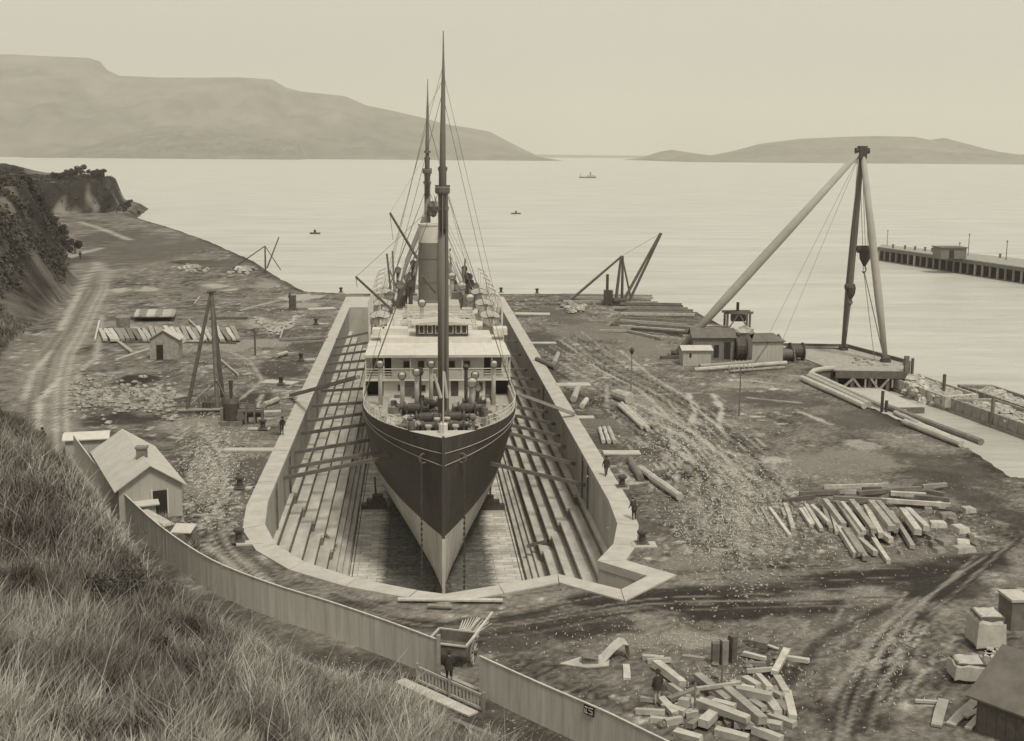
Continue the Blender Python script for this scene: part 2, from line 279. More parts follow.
for pts, w, v in [([(600, 395), (640, 405), (690, 430), (740, 470), (800, 500)], .35, .42), ([(620, 350), (650, 375), (690, 400), (730, 440)], .3, .4), ([(560, 340), (600, 370), (640, 390), (672, 420)], .35, .4),
                  ([(688, 393), (695, 410), (690, 425)], .35, .45), ([(712, 394), (722, 408), (718, 428)], .4, .45), ([(640, 395), (700, 393), (715, 395)], .3, .38), ([(607, 385), (607, 410), (625, 425)], .3, .36), ([(650, 420), (690, 440), (735, 475)], .3, .4),
                  ([(680, 425), (720, 450), (750, 490)], .3, .42), ([(690, 445), (740, 455)], .5, .36), ([(800, 412), (830, 424)], .6, .4), ([(742, 380), (780, 384)], .5, .38), ([(750, 398), (800, 403)], .6, .32), ([(880, 640), (850, 690), (835, 725)], 1.0, .09), ([(905, 650), (885, 700), (880, 728)], .8, .1), ([(920, 600), (870, 640), (830, 700)], .4, .3), ([(760, 720), (820, 640), (900, 600), (990, 560)], .5, .1),
                  ([(590, 600), (720, 594), (860, 580), (990, 560)], 2.0, .09), ([(300, 595), (400, 625), (480, 628), (560, 605), (660, 590), (800, 583)], .5, .11), ([(240, 400), (262, 380), (250, 360), (230, 352)], .3, .36), ([(262, 395), (256, 410)], .3, .4), ([(240, 310), (280, 300), (330, 300)], .5, .4), ([(180, 300), (320, 298)], .4, .36),
                  ([(205, 545), (240, 575), (300, 600)], .4, .4), ([(130, 345), (300, 338)], .4, .3), ([(102, 315), (96, 360)], .5, .38), ([(540, 440), (600, 450)], .4, .3)]:
    streak(pts, w, v)
for base_, offs, w_, lo_, hi_ in (([(545, 345), (590, 375), (640, 402), (690, 436), (735, 478), (765, 520)], range(-34, 40, 6), .17, .08, .36), ([(990, 552), (935, 596), (893, 640), (864, 690), (848, 738)], range(-22, 34, 6), .17, .07, .3), ([(560, 430), (620, 440), (690, 470), (730, 520), (742, 570)], range(-18, 24, 7), .15, .09, .34), ([(205, 440), (222, 470), (214, 510), (222, 545), (262, 580)], range(-14, 20, 6), .14, .08, .36), ([(330, 600), (420, 626), (520, 620), (640, 600), (760, 592), (900, 586)], range(-16, 26, 5), .14, .07, .24)):
    for o_ in offs:
        pts_ = [(x_+o_*(.9 if base_[0][0] != 330 else .2)+random.uniform(-4, 4), y_-o_*(.35 if base_[0][0] != 330 else 1)+random.uniform(-2, 2)) for x_, y_ in base_]
        streak(smooth2(pts_), w_*random.uniform(.8, 1.3), random.choice((lo_, hi_)), random.uniform(.5, .9), nz=.25)
# radiating chip scatter right of the dock
for i in range(150):
    px = random.gauss(735, 38); py = min(random.gauss(510, 32), 548); s_ = random.uniform(3, 9); streak([(px, py), (px+s_*.35*random.uniform(-1, 1.4), py+s_)], .16, .42, .6, nz=.2)
for i in range(90):
    px = random.gauss(680, 30); py = random.gauss(440, 20); s_ = random.uniform(4, 12); streak([(px, py), (px+s_*1.2, py+s_)], .16, .46, .7, nz=.2)
for i in range(90):
    px = random.gauss(212, 16); py = random.gauss(470, 36); s_ = random.uniform(4, 12); streak([(px, py), (px+s_*.3*random.uniform(-1, 1), py+s_)], .14, .46, .7, nz=.2)
for i in range(60):
    px = random.gauss(890, 30); py = random.gauss(650, 26); s_ = random.uniform(5, 16); streak([(px, py), (px-s_*.6, py+s_)], .14, .4, .6, nz=.2)
dF = sdist(P2, FOOT); g_ = ss(-1, 2, dF); gc = .11+.12*fbm(fx, fy, 6, 6)+.06*(fbm(fx, fy, 1.2, 1)-.5)*2
cl = ss(.52, .64, fbm(fx, fy, 10, 7))*ss(200, 230, fy)*.14; c = c*(1-g_)+(gc+cl*.6-.08*ss(190, 230, fy))*g_
dK = sdist(P2, KNOB); c = np.where(dK > -1, .08+.2*ss(.5, .66, fbm(fx*1.5, fy*1.5, 12, 2)), c)
dLd = sdist(P2, LAND); c = c*(1-ss(2.5, 0, dLd)*.35)
c = np.clip(.132+(c-.19)*1.12, .03, .6)
def colattr(me, cc):
    at = me.color_attributes.new('col', 'FLOAT_COLOR', 'POINT'); arr = np.ones((len(cc), 4)); kk = np.clip(cc/.4, 0, 1)**.6; arr[:, 0] = cc*(1.10-.07*kk); arr[:, 1] = cc*(.94+.035*kk); arr[:, 2] = cc*(.80+.08*kk)
    at.data.foreach_set('color', arr.ravel())
me = bpy.data.meshes.new('ground'); qk = quads[keep]
used, inv = np.unique(qk, return_inverse=True); qk = inv.reshape(qk.shape)
me.from_pydata(np.stack([fx, fy, Hh], 1)[used].tolist(), [], qk.tolist()); me.materials.append(MATS['ground']); me.polygons.foreach_set('use_smooth', [True]*len(me.polygons)); colattr(me, c[used])
o = bpy.data.objects.new('ground', me); COL.objects.link(o); struct(o)
# ------------------------------------------------------------------ sea
m = bpy.data.materials.new('sea'); m.use_nodes = True; nt = m.node_tree; N = nt.nodes; L = nt.links; b = N['Principled BSDF']
b.inputs['Base Color'].default_value = tint(.42); b.inputs['Roughness'].default_value = .32; b.inputs['IOR'].default_value = 1.33
tc = N.new('ShaderNodeTexCoord'); mp = N.new('ShaderNodeMapping'); mp.inputs['Scale'].default_value = (.22, 1, 1); L.new(tc.outputs['Object'], mp.inputs[0])
n1 = N.new('ShaderNodeTexNoise'); n1.inputs['Scale'].default_value = .35; n1.inputs['Detail'].default_value = 8; n1.inputs['Roughness'].default_value = .7; L.new(mp.outputs[0], n1.inputs[0])
bp = N.new('ShaderNodeBump'); bp.inputs['Strength'].default_value = .8; bp.inputs['Distance'].default_value = .8; L.new(n1.outputs[0], bp.inputs['Height']); L.new(bp.outputs[0], b.inputs['Normal']); MATS['sea'] = m
mr = N.new('ShaderNodeMapRange'); mr.inputs[1].default_value = .3; mr.inputs[2].default_value = .7; mr.inputs[3].default_value = .4; mr.inputs[4].default_value = .6
n3 = N.new('ShaderNodeTexNoise'); n3.inputs['Scale'].default_value = .12; n3.inputs['Detail'].default_value = 7; n3.inputs['Roughness'].default_value = .7; L.new(mp.outputs[0], n3.inputs[0]); L.new(n3.outputs[0], mr.inputs[0])
vm = N.new('ShaderNodeVectorMath'); vm.operation = 'SCALE'; vm.inputs[0].default_value = tint(1.0)[:3]; L.new(mr.outputs[0], vm.inputs['Scale']); L.new(vm.outputs[0], b.inputs['Base Color'])
SEAZ = -2.5
mb = MB(); S = 15500
def rect(x0, y0, x1, y1): mb.add([(x0, y0, SEAZ), (x1, y0, SEAZ), (x1, y1, SEAZ), (x0, y1, SEAZ)], [(0, 1, 2, 3)])
rect(-S, -300, -14, S); rect(17, -300, S, S); rect(-14, 227.5, 17, S)
struct(mb.build('sea_water', 'sea'))
# ------------------------------------------------------------------ far hills
def ridge(name, prof, Yr, depth, z_extra=0, base=.2, seed=0, spur=()):
    # prof: skyline in survey pixels -> real heights at distance Yr
    pts = [AY(x, y, Yr) for x, y in prof]; px = np.array([p.x for p in pts]); pz = np.array([p.z for p in pts])
    gx = np.linspace(px[0], px[-1], 320); gy = np.linspace(Yr-depth, Yr+depth*.8, 60); XX, YY = np.meshgrid(gx, gy); x, y = XX.ravel(), YY.ravel()
    top = np.interp(x, px, pz); t = 1-np.abs((y-Yr)/np.where(y < Yr, depth, depth*.8)); n = fbm(x, y, depth*.35, seed)
    rgn = np.abs(fbm(x, y, depth*.5, seed+2)-.5)*2
    r2_ = np.abs(fbm(x, y*.5, depth*.16, seed+5)-.5)*2; h = top*np.clip(t, 0, 1)**.8*(1-.6*(1-t)*rgn*2*t**.3-.5*(1-t)*r2_)+(n-.5)*top*.2*t*(1-t)*3
    h = np.minimum(h, top*(t**.5)); h = h*ss(0, .06, t)-8*(t < .02)-3
    q = np.arange(319)[None]+np.arange(59)[:, None]*320; q = q.ravel(); fs = np.stack([q, q+1, q+321, q+320], 1)
    me = bpy.data.meshes.new(name); me.from_pydata(np.stack([x, y, h], 1).tolist(), [], fs.tolist()); me.materials.append(MATS['hills']); me.polygons.foreach_set('use_smooth', [True]*len(me.polygons))
    colattr(me, np.clip(base*.62+.16*(fbm(x, y, depth*.12, seed+3)-.5)+.16*(fbm(x, y, depth*.03, seed+1)-.5), .03, .5)); o = bpy.data.objects.new(name, me); COL.objects.link(o); return struct(o)
ridge('hills', [(-260, 150), (-200, 60), (-100, 50), (14, 53), (60, 55), (88, 56), (100, 60), (106, 68), (118, 74), (160, 76), (200, 76), (240, 76), (272, 78), (285, 86), (300, 90), (345, 95), (365, 104), (385, 108), (420, 116), (450, 124), (470, 127), (490, 131), (505, 139), (520, 147), (531, 155.2)], 6600, 1500, seed=1, base=.16)
ridge('hills', [(40, 158), (120, 136), (190, 128), (240, 134), (300, 140), (310, 158)], 5150, 450, seed=4, base=.13)
ridge('hills', [(400, 157), (412, 149), (440, 144), (462, 153), (472, 158)], 5600, 300, seed=3, base=.14)
ridge('hills', [(646, 158), (660, 151), (672, 149), (690, 152), (712, 155), (735, 150), (760, 143), (800, 138), (840, 136), (880, 135), (915, 136), (930, 139), (945, 137), (962, 143), (985, 151), (1010, 155), (1060, 150), (1130, 140), (1250, 155)], 6000, 1000, seed=2, base=.15)
ridge('hills', [(500, 156), (540, 154), (600, 154.8), (660, 155.3), (700, 157)], 9800, 500, seed=5, base=.06)
# ------------------------------------------------------------------ graving dock
DZ = -9.8
dock = thing('graving_dock', 'stone graving dock with stepped altars, drained, holding the steamer', 'dock', (1.7, 71, 0))
n = len(INNER); mb = MB()
for i in range(n):
    a1, b1 = INNER[i], INNER[(i+1) % n]; seg = max(1, int((V(b1)-V(a1)).length/6))
    mb.add([(a1[0], a1[1], -.25), (b1[0], b1[1], -.25), (b1[0], b1[1], DZ), (a1[0], a1[1], DZ)], [(0, 1, 2, 3)])
wall = mb.build('wall', 'wallstone', dock)
mb = MB()
for i in range(n-1):
    if INNER[i][1] > 211.5 and INNER[i+1][1] > 211.5 and i > 17: continue
    if i >= len(OUTER)-1: break
    a1, b1, a2, b2 = INNER[i], INNER[i+1], OUTER[i], OUTER[i+1]
    if i > 17: continue
    ks = max(1, int((V(b1)-V(a1)).length/4.2))
    for k in range(ks):
        t0, t1 = k/ks, (k+1)/ks-.004/ks*3; l = lambda p, q, t: (p[0]+(q[0]-p[0])*t, p[1]+(q[1]-p[1])*t)
        i0, i1, o0, o1 = l(a1, b1, t0), l(a1, b1, t1), l(a2, b2, t0), l(a2, b2, t1)
        dv = (V(i0)-V(o0)).normalized()*.06
        mb.prism([(i0[0]+dv.x, i0[1]+dv.y), (i1[0]+dv.x, i1[1]+dv.y), o1, o0], -.45, .10+random.uniform(-.008, .008))
for s in (-1, 1):
    cx = -12.6 if s < 0 else 16.1
    xa, xb = (-12.6, -7.6) if s < 0 else (11.0, 16.1); mb.prism([(xa, 212.1), (xb, 212.1), (xb, 228), (xa, 228)], -.4, .1)
mb.build('coping', 'concrete', dock)
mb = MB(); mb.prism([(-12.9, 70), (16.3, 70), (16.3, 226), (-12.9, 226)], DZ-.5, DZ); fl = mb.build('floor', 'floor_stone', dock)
cx0 = 1.7
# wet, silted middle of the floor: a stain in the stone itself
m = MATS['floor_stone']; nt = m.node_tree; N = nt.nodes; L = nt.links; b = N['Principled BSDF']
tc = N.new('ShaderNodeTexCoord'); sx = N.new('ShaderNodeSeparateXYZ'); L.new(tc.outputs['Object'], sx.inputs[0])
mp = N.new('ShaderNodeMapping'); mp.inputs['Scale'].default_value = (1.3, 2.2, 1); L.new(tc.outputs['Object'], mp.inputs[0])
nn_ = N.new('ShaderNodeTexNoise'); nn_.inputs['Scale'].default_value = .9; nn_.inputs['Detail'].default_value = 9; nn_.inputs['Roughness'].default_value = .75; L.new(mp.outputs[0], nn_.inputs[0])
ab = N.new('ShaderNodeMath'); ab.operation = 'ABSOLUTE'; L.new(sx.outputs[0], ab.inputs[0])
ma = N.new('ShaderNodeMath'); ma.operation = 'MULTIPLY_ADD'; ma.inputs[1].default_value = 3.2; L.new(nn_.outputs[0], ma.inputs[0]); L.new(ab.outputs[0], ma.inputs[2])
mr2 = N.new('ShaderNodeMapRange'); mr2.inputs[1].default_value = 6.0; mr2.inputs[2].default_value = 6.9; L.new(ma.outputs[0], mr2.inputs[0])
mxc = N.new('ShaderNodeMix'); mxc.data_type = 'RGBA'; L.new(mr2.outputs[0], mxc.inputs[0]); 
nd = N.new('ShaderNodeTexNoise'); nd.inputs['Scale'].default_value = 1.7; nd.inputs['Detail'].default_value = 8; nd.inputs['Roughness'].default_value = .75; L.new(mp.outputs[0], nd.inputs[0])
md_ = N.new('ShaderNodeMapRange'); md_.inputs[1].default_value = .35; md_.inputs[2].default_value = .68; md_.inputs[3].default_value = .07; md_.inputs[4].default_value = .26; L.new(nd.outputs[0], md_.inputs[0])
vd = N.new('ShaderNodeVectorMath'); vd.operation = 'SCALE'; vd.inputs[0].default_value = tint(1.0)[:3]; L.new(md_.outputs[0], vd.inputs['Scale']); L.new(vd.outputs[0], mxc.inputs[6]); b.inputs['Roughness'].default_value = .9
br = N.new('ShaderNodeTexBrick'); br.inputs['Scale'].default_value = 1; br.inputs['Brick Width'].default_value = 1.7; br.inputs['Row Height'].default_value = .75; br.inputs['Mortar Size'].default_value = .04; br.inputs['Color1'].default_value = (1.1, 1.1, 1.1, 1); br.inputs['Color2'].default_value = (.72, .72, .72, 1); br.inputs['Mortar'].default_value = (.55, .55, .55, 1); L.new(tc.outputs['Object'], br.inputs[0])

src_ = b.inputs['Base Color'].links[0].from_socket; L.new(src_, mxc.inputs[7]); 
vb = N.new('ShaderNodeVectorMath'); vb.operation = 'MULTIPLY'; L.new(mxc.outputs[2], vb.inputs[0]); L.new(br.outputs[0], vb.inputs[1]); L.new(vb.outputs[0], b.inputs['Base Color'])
steps = [(7.6, 8.05, DZ+.35), (8.05, 8.5, DZ+.7), (8.5, 9.0, DZ+1.05)]
alt = [(9.0, 9.85, -8.75+.95), (9.85, 10.7, -6.85), (10.7, 11.6, -5.9), (11.6, 12.4, -4.95), (12.4, 12.9, -4.0)]
for s in (-1, 1):
    mb = MB()
    for h0, h1, z in steps:
        xa, xb = sorted((cx0+s*h0, cx0+s*12.95)); mb.box(((xa+xb)/2, 145, DZ-.1), (xb-xa, 134, z-DZ+.1))
    # dark gutters
    mb.build('kerb_step', 'altar', dock)
    for k, (h0, h1, z) in enumerate(alt):
        mb = MB(); mr_ = MB()
        yj = 107.5-1.0*(4-k)*1.1+ (0 if s > 0 else 1.5)
        y0 = 77.1
        for ya, yb, dh, dz_ in ((y0, yj, .22, .1), (yj, 211.9, 0, 0)):
            xa, xb = sorted((cx0+s*(h0+dh), cx0+s*12.94))
            if xb-xa < .05: continue
            ks = max(1, int((yb-ya)/3.3))
            for q in range(ks):
                u0 = ya+(yb-ya)*q/ks; u1 = ya+(yb-ya)*(q+1)/ks-.015
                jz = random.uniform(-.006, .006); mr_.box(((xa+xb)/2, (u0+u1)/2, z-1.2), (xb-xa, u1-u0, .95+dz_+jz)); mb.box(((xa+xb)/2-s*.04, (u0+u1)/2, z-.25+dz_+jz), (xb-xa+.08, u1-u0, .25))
        ast_ = mb.build('altar_step', 'altar', dock); mr_.build('shaded_riser', 'shaded_riser', ast_)  # boxes under the treads take the colour with shade painted in
mb = MB()
for s in (-1, 1):
    for d_ in (7.25, 7.5): mb.box((cx0+s*d_, 145, DZ), (.07, 148, .05))
mb.build('floor_rail', 'iron', dock)
for s, y in ((-1, 109), (-1, 98), (-1, 140), (1, 106), (1, 102.5), (1, 140)):
    mb = MB()
    for d_ in (-.25, .25): mb.box((cx0+s*12.84, y+d_, -4.2), (.08, .07, 4.1))
    for k in range(11): mb.box((cx0+s*12.84, y, -4.0+k*.36), (.07, .5, .05))
    mb.build('wall_ladder', 'iron_mid', dock)
def slab(name, pa, pb, w, h=.12, mat='concrete'):
    a_, b_ = G(*pa), G(*pb); mb = MB(); mb.beam((a_.x, a_.y, h/2+.02), (b_.x, b_.y, h/2+.02), w, h); return mb.build(name, mat, dock)
for pa, pb, w in [((224, 450.5), (275, 450.5), 1.1), ((248, 429.5), (270, 429.5), .7), ((263, 412.5), (281, 412), .8), ((264, 382), (296, 384), 1.9), ((300, 360.5), (315, 360), .9), ((315, 324.5), (329, 324), .9), ((308, 309.5), (335, 308.5), 2.4), ((228, 489), (252, 489), .6), ((236, 545), (262, 543), .9),
                  ((603, 453.5), (640, 453.5), 1.35), ((577, 418), (594, 418), 1.1), ((556, 385.5), (590, 385), 1.8), ((530, 343.5), (556, 343.5), 1.5), ((515, 314), (550, 314.5), 2.6), ((617, 488.5), (629, 489), .6), ((632, 546), (656, 546), 1.25)]:
    slab('coping_slab', pa, pb, w)
mb = MB(); mb.box((1.7, 222, DZ), (18.6, 3, 9.75)); mb.box((1.7, 222, -.1), (18.6, 4.2, .25)); mb.build('caisson', 'wallstone', dock)
# keel blocks
kb = None
for k in range(12):
    y = 97.2+k*2.0; mb = MB(); mb.box((2.1, y, DZ), (1.5, .5, .5)); mb.box((2.1, y, DZ+.5), (1.2, .45, .35)); mb.box((2.1, y, DZ+.85), (.9, .4, .33))
    if kb is None: kb = solo(mb, 'keel_block', 'timber_dark', 'dark stacked timber keel block under the bow of the steamer', 'keel block', 'keel blocks along the dock floor', base=(2.1, y, DZ))
    else: dup(kb, (2.1, y, DZ))
for s, px, lab in ((-1, (374, 508), 'left'), (1, (492, 509), 'right')):
    p = G(px[0], px[1], DZ); mb = MB(); mb.box((p.x, p.y, DZ), (2.6, .9, .5)); mb.box((p.x-s*.2, p.y, DZ+.5), (1.9, .8, .45)); mb.box((p.x-s*.4, p.y, DZ+.95), (1.1, .7, .5))
    t = thing('bilge_block', f'dark stepped timber bilge block on dock floor, {lab} of the steamer bow', 'bilge block', (p.x, p.y, DZ)); mb.build('block', 'timber_dark', t)
    mb = MB(); mb.beam((p.x-s*.2, p.y+.1, DZ+1.3), (p.x-s*.1, p.y+.3, DZ+3.2), .18); mb.build('post', 'timber_dark', t)
# planks across the dock head
for k, (pa, pb, lab) in enumerate([((398, 597.5), (503, 598.5), 'long pale plank spanning the head of the dock in front of the bow'), ((428, 604), (452, 605), 'short dark plank on the coping just below the long plank')]):
    a_, b_ = G(*pa, .3), G(*pb, .3); mb = MB(); mb.beam((a_.x, a_.y, .22 if k else .2), (b_.x, b_.y, .22 if k else .2), .35, .1); solo(mb, 'plank', 'timber_mid' if k else 'log_pale', lab, 'plank')
# ------------------------------------------------------------------ steamship
SX, SY0, SY1 = 2.1, 95.0, 213.0
ship = thing('steamship', 'large two-masted steamer with dark hull, pale bottom and one funnel', 'steamship', (SX, 150, DZ+1.15))
lv = [(-8.6, 2.6, 44, 1.2), (-8.35, 4.6, 44, 1.25), (-7.6, 5.9, 40, 1.35), (-6.4, 6.5, 37, 1.45), (-5, 6.8, 34, 1.55), (-3.9, 6.85, 32, 1.6), (-2, 6.95, 29, 1.85), (0, 7, 26, 2.15), (2, 7, 22.5, 2.6), (3.2, 7, 21, 2.9), (4.1, 7, 20, 3.0)]
def hb(Y, z):
    zs = [l[0] for l in lv]; B, Lb, p = (float(np.interp(z, zs, [l[i] for l in lv])) for i in (1, 2, 3))
    t = min(max((Y-SY0)/Lb, 0), 1); f = 1-(1-t)**p
    ts = min(max((SY1-Y)/(Lb*.8), 0), 1); fs_ = 1-(1-ts)**(p)
    return max(B*min(f, fs_), .06)
def topz(Y): return 4.15-.45*min((Y-SY0)/20, 1)
ysx = [SY0+x for x in (0, .25, .6, 1, 1.6, 2.4, 3.3, 4.5, 6, 7.5, 9, 11, 13, 15, 17.5, 20, 24, 28, 33, 40, 50, 62, 75, 85, 92, 98, 104, 109, 113, 116, 117.5, 118)]
zl = [-8.6, -8.35, -7.6, -6.4, -5, -3.9, -3.89, -2, 0, 2, 3.2, 'top']
vs = []; fs = []; mi = []
rows = []
for y in ysx:
    r = []
    for z in zl:
        zz = topz(y) if z == 'top' else z; r.append((hb(y, zz), zz))
    rows.append(r)
nz_ = len(zl)
for i, y in enumerate(ysx):
    for s in (-1, 1):
        for (h_, z_) in rows[i]: vs.append((SX+s*h_, y, z_))
W2 = 2*nz_
for i in range(len(ysx)-1):
    for j in range(nz_-1):
        for s in (0, 1):
            a0 = i*W2+s*nz_+j; q = (a0, a0+1, a0+1+W2, a0+W2); fs.append(q if s == 0 else q[::-1]); mi.append(0 if j >= 6 else 1)
    a0 = i*W2; fs.append((a0, a0+W2, a0+W2+nz_, a0+nz_)); mi.append(1)
fs.append(tuple(range(nz_))+tuple(range(2*nz_-1, nz_-1, -1)))
mi.append(0)
mb = MB(); mb.v = vs; mb.f = [list(f) for f in fs]; mb.mi = mi
hull = mb.build('hull', ['hull_dark', 'hull_pale'], ship, smooth=True)
mod_ang = hull.data
try: hull.data.set_sharp_from_angle(angle=math.radians(35))
except Exception: pass
mb = MB(); mb.beam((SX, SY0-.12, -8.6), (SX, SY0-.12, 4.3), .22, .3, up=(0, 1, 0)); mb.build('stem_bar', 'hull_dark', hull)
mb = MB(); mb.beam((SX, SY0-.14, -8.6), (SX, SY0-.14, -3.92), .25, .32, up=(0, 1, 0)); mb.build('stem_foot', 'hull_pale', hull)
def outline(z, inset, y0, y1, nn=26, zz=None):
    l = []; 
    for k in range(nn):
        y = y0+(y1-y0)*(k/(nn-1))**1.6; l.append((max(hb(y, 2.8)-inset, .02), y))
    return l
dl_ = outline(0, .12, SY0+.4, 119)
mb = MB(); mb.prism([(SX-a_, y) for a_, y in dl_]+[(SX+a_, y) for a_, y in dl_[::-1]], 2.8, 3.0); mb.build('deck', 'deck', ship)
mb = MB(); d2 = [(max(hb(y, 3.85)-.08, .02), y) for y in np.linspace(SY0+.12, 98.4, 12)]; mb.prism([(SX-a_, y) for a_, y in d2]+[(SX+a_, y) for a_, y in d2[::-1]], 3.87, 4.0); mb.build('bow_platform', 'offwhite', ship)
# inner bulwark, pale
mb = MB(); ol = [(max(hb(y, 3.0)-.14, .05), y) for y in ysx if 98 <= y <= 136]
for s in (-1, 1):
    mb = MB()
    for (a1, y1), (a2, y2) in zip(ol[:-1], ol[1:]):
        A, B_ = V((SX+s*a1, y1, 0)), V((SX+s*a2, y2, 0)); A2, B2 = V((SX+s*(a1-.12), y1, 0)), V((SX+s*(a2-.12), y2, 0)); A, B_ = A, B_; z1, z2 = topz(y1)+.04, topz(y2)+.04
        TA, TB = SX+s*(hb(y1, topz(y1))-.05), SX+s*(hb(y2, topz(y2))-.05)
        mb.add([(A.x, A.y, 2.95), (B_.x, B_.y, 2.95), (TB, B_.y, z2), (TA, A.y, z1), (A2.x, A2.y, 2.95), (B2.x, B2.y, 2.95), (TB-s*.16, B2.y, z2), (TA-s*.16, A2.y, z1)], [(0, 1, 2, 3), (7, 6, 5, 4), (3, 2, 6, 7)])
    mb.build('bulwark', 'offwhite', ship)
mb = MB()
rl = [(max(hb(y, topz(y))-.08, .05), y) for y in np.linspace(99.5, 118, 22)]
for s in (-1, 1):
    for z_ in (.5, .85): mb.path([(SX+s*a_, y, topz(y)+z_) for a_, y in rl], .03, 5)
    for a_, y in rl: mb.tube((SX+s*a_, y, topz(y)), (SX+s*a_, y, topz(y)+.87), .03, n=5)
mb.build('deck_rail', 'white', ship)
# ropes slung along the bows
mb = MB()
for s in (-1, 1):
    for z0, z1, sag in ((2.9, 3.6, .5), (1.9, 3.3, .5)):
        pts = []
        for k in range(20):
            t = k/19; y = SY0+.05+17*t**1.4; z_ = z0+(z1-z0)*t-sag*4*t*(1-t)*.5; pts.append((SX+s*(hb(y, z_)+.04), y, z_))
        mb.path(pts, .028, 5)
mb.build('side_rope', 'rope_pale', hull)
for s in (-1, 1):
    yh = 97.0; xh = hb(yh, 2.0); mb = MB(); c_ = V((SX+s*(xh+.02), yh-.1, 2.1))
    mb.path([c_+V((s*.05*math.cos(a_)-.0, .28*math.cos(a_)*-.2, 0))+V((s*.28*math.cos(a_), -.1, .38*math.sin(a_))) for a_ in np.linspace(0, 2*math.pi, 13)], .08, 6); mb.build('hawse_pipe', 'iron_mid', hull)
    mb = MB(); x_ = SX+s*(xh+.2)
    for k in range(52):
        z_ = 2.0-k*.225; mb.box((x_+random.uniform(-.01, .01), yh-.25, z_-.22), (.17 if k % 2 else .06, .06 if k % 2 else .17, .25))
    mb.build('anchor_chain', 'iron', ship)
# lower bridge front
mb = MB(); YB = 118.0
mb.box((SX, YB+6, 2.95), (10.4, 12, 1.65)); mb.build('lower_house', 'white', ship)
mb = MB()
for s in (-1, 1): mb = MB(); mb.box((SX+s*6.05, YB+1.5, 2.9), (1.7, .1, 1.7)); mb.build('alleyway_bulkhead', 'black', ship)
mb = MB(); mb.prism([(SX-6.95, YB-.6), (SX+6.95, YB-.6), (SX+6.95, 166), (SX-6.95, 166)], 4.6, 4.75); mb.build('bridge_deck', 'white', ship)
def win(x, y, z, w, h, par, name='window', mat='window_glass', d=.08):
    mb = MB(); mb.box((x, y, z), (w+.16, d, h+.16)); f = mb.build(name, 'offwhite', par); mb = MB(); mb.box((x, y-.03, z+.08), (w, d, h)); mb.build('pane', mat, f)
for x, z, w, h in ((-3.6, 3.5, .4, .55), (3.4, 3.5, .45, .6), (4.1, 3.45, .35, .8), (-1.4, 3.4, .4, .6)): win(SX+x, YB-.03, z, w, h, ship)
mb = MB(); 
for k in range(7): mb.box((SX-2.6, YB-.12, 3.0+k*.24), (.9, .14, .1))
for d_ in (-.48, .48): mb.box((SX-2.6+d_, YB-.12, 2.98), (.06, .1, 1.7))
mb.build('ladder', 'iron_mid', ship)
for x in (1.6, -.2, 4.9):
    mb = MB(); mb.box((SX+x, YB-.03, 3.0), (.7, .07, 1.45)); mb.build('door', 'iron', ship)
# bridge house
mb = MB(); mb.box((SX, YB+5.2, 4.75), (8.9, 9, 2.2)); bh = mb.build('bridge_house', 'white', ship)
for x in (-3.0, -1.6, 1.35, 2.8): win(SX+x, YB+.66, 5.6, .55, .62, bh)
mb = MB(); mb.box((SX, YB+.64, 5.15), (8.9, .1, .07)); mb.box((SX, YB+.62, 6.8), (8.95, .12, .1)); mb.build('moulding', 'offwhite', bh)
mb = MB()
for s in (-1, 1): mb = MB(); mb.box((SX+s*5.4, YB+3.6, 4.75), (1.9, .1, 2.15)); mb.build('side_screen', 'iron_mid', ship)
mb = MB()
for s in (-1, 1): mb = MB(); mb.box((SX+s*4.85, YB+3.5, 4.77), (.7, .12, 2.0)); mb.build('side_door', 'black', ship)
yf = YB-.5
def apost(x, y, r_): mb = MB(); mb.tube((x, y, 4.75), (x, y, 6.95), r_, n=6); mb.build('awning_post', 'white', ship)
for x in np.linspace(-6.85, 6.85, 9):
    if abs(x) > 4.2 or abs(x) < .1: apost(SX+x, yf, .06)
for x in (-2.6, -.9, 2.3): apost(SX+x, yf, .035)
for s in (-1, 1):
    for y in np.arange(YB+2.5, 165, 3.2): apost(SX+s*6.85, y, .05)
mb = MB()
for z_ in (5.0, 5.25, 5.5, 5.75):
    for s in (-1, 1): mb.tube((SX+s*6.9, yf, z_), (SX+s*4.4, yf, z_), .03, n=5); mb.tube((SX+s*6.9, yf, z_), (SX+s*6.9, 164, z_), .03, n=5)
mb.box((SX, yf, 5.72), (13.9, .1, .07)); mb.build('bridge_rail', 'white', ship)
mb = MB()
for s in (-1, 1): mb = MB(); mb.box((SX+s*2.4, yf+.05, 4.78), (3.9, .05, .9)); mb.build('dodger', 'canvas', ship)
mb = MB(); mb.prism([(SX-6.9, YB-.65), (SX+6.9, YB-.65), (SX+6.9, 166), (SX-6.9, 166)], 6.98, 7.08); mb.build('boat_deck', 'white', ship)
mb = MB(); mb.beam((SX-6.95, YB-.68, 6.98), (SX+6.95, YB-.68, 6.98), .08, .24); mb.build('awning_valance', 'offwhite', ship)
mb = MB()
for x in (-5, -2.2, 1.7, 4.6): mb.box((SX+x, YB+2.6, 7.06), (.04, 6.3, .03))
mb.build('awning_seam', 'offwhite', ship)
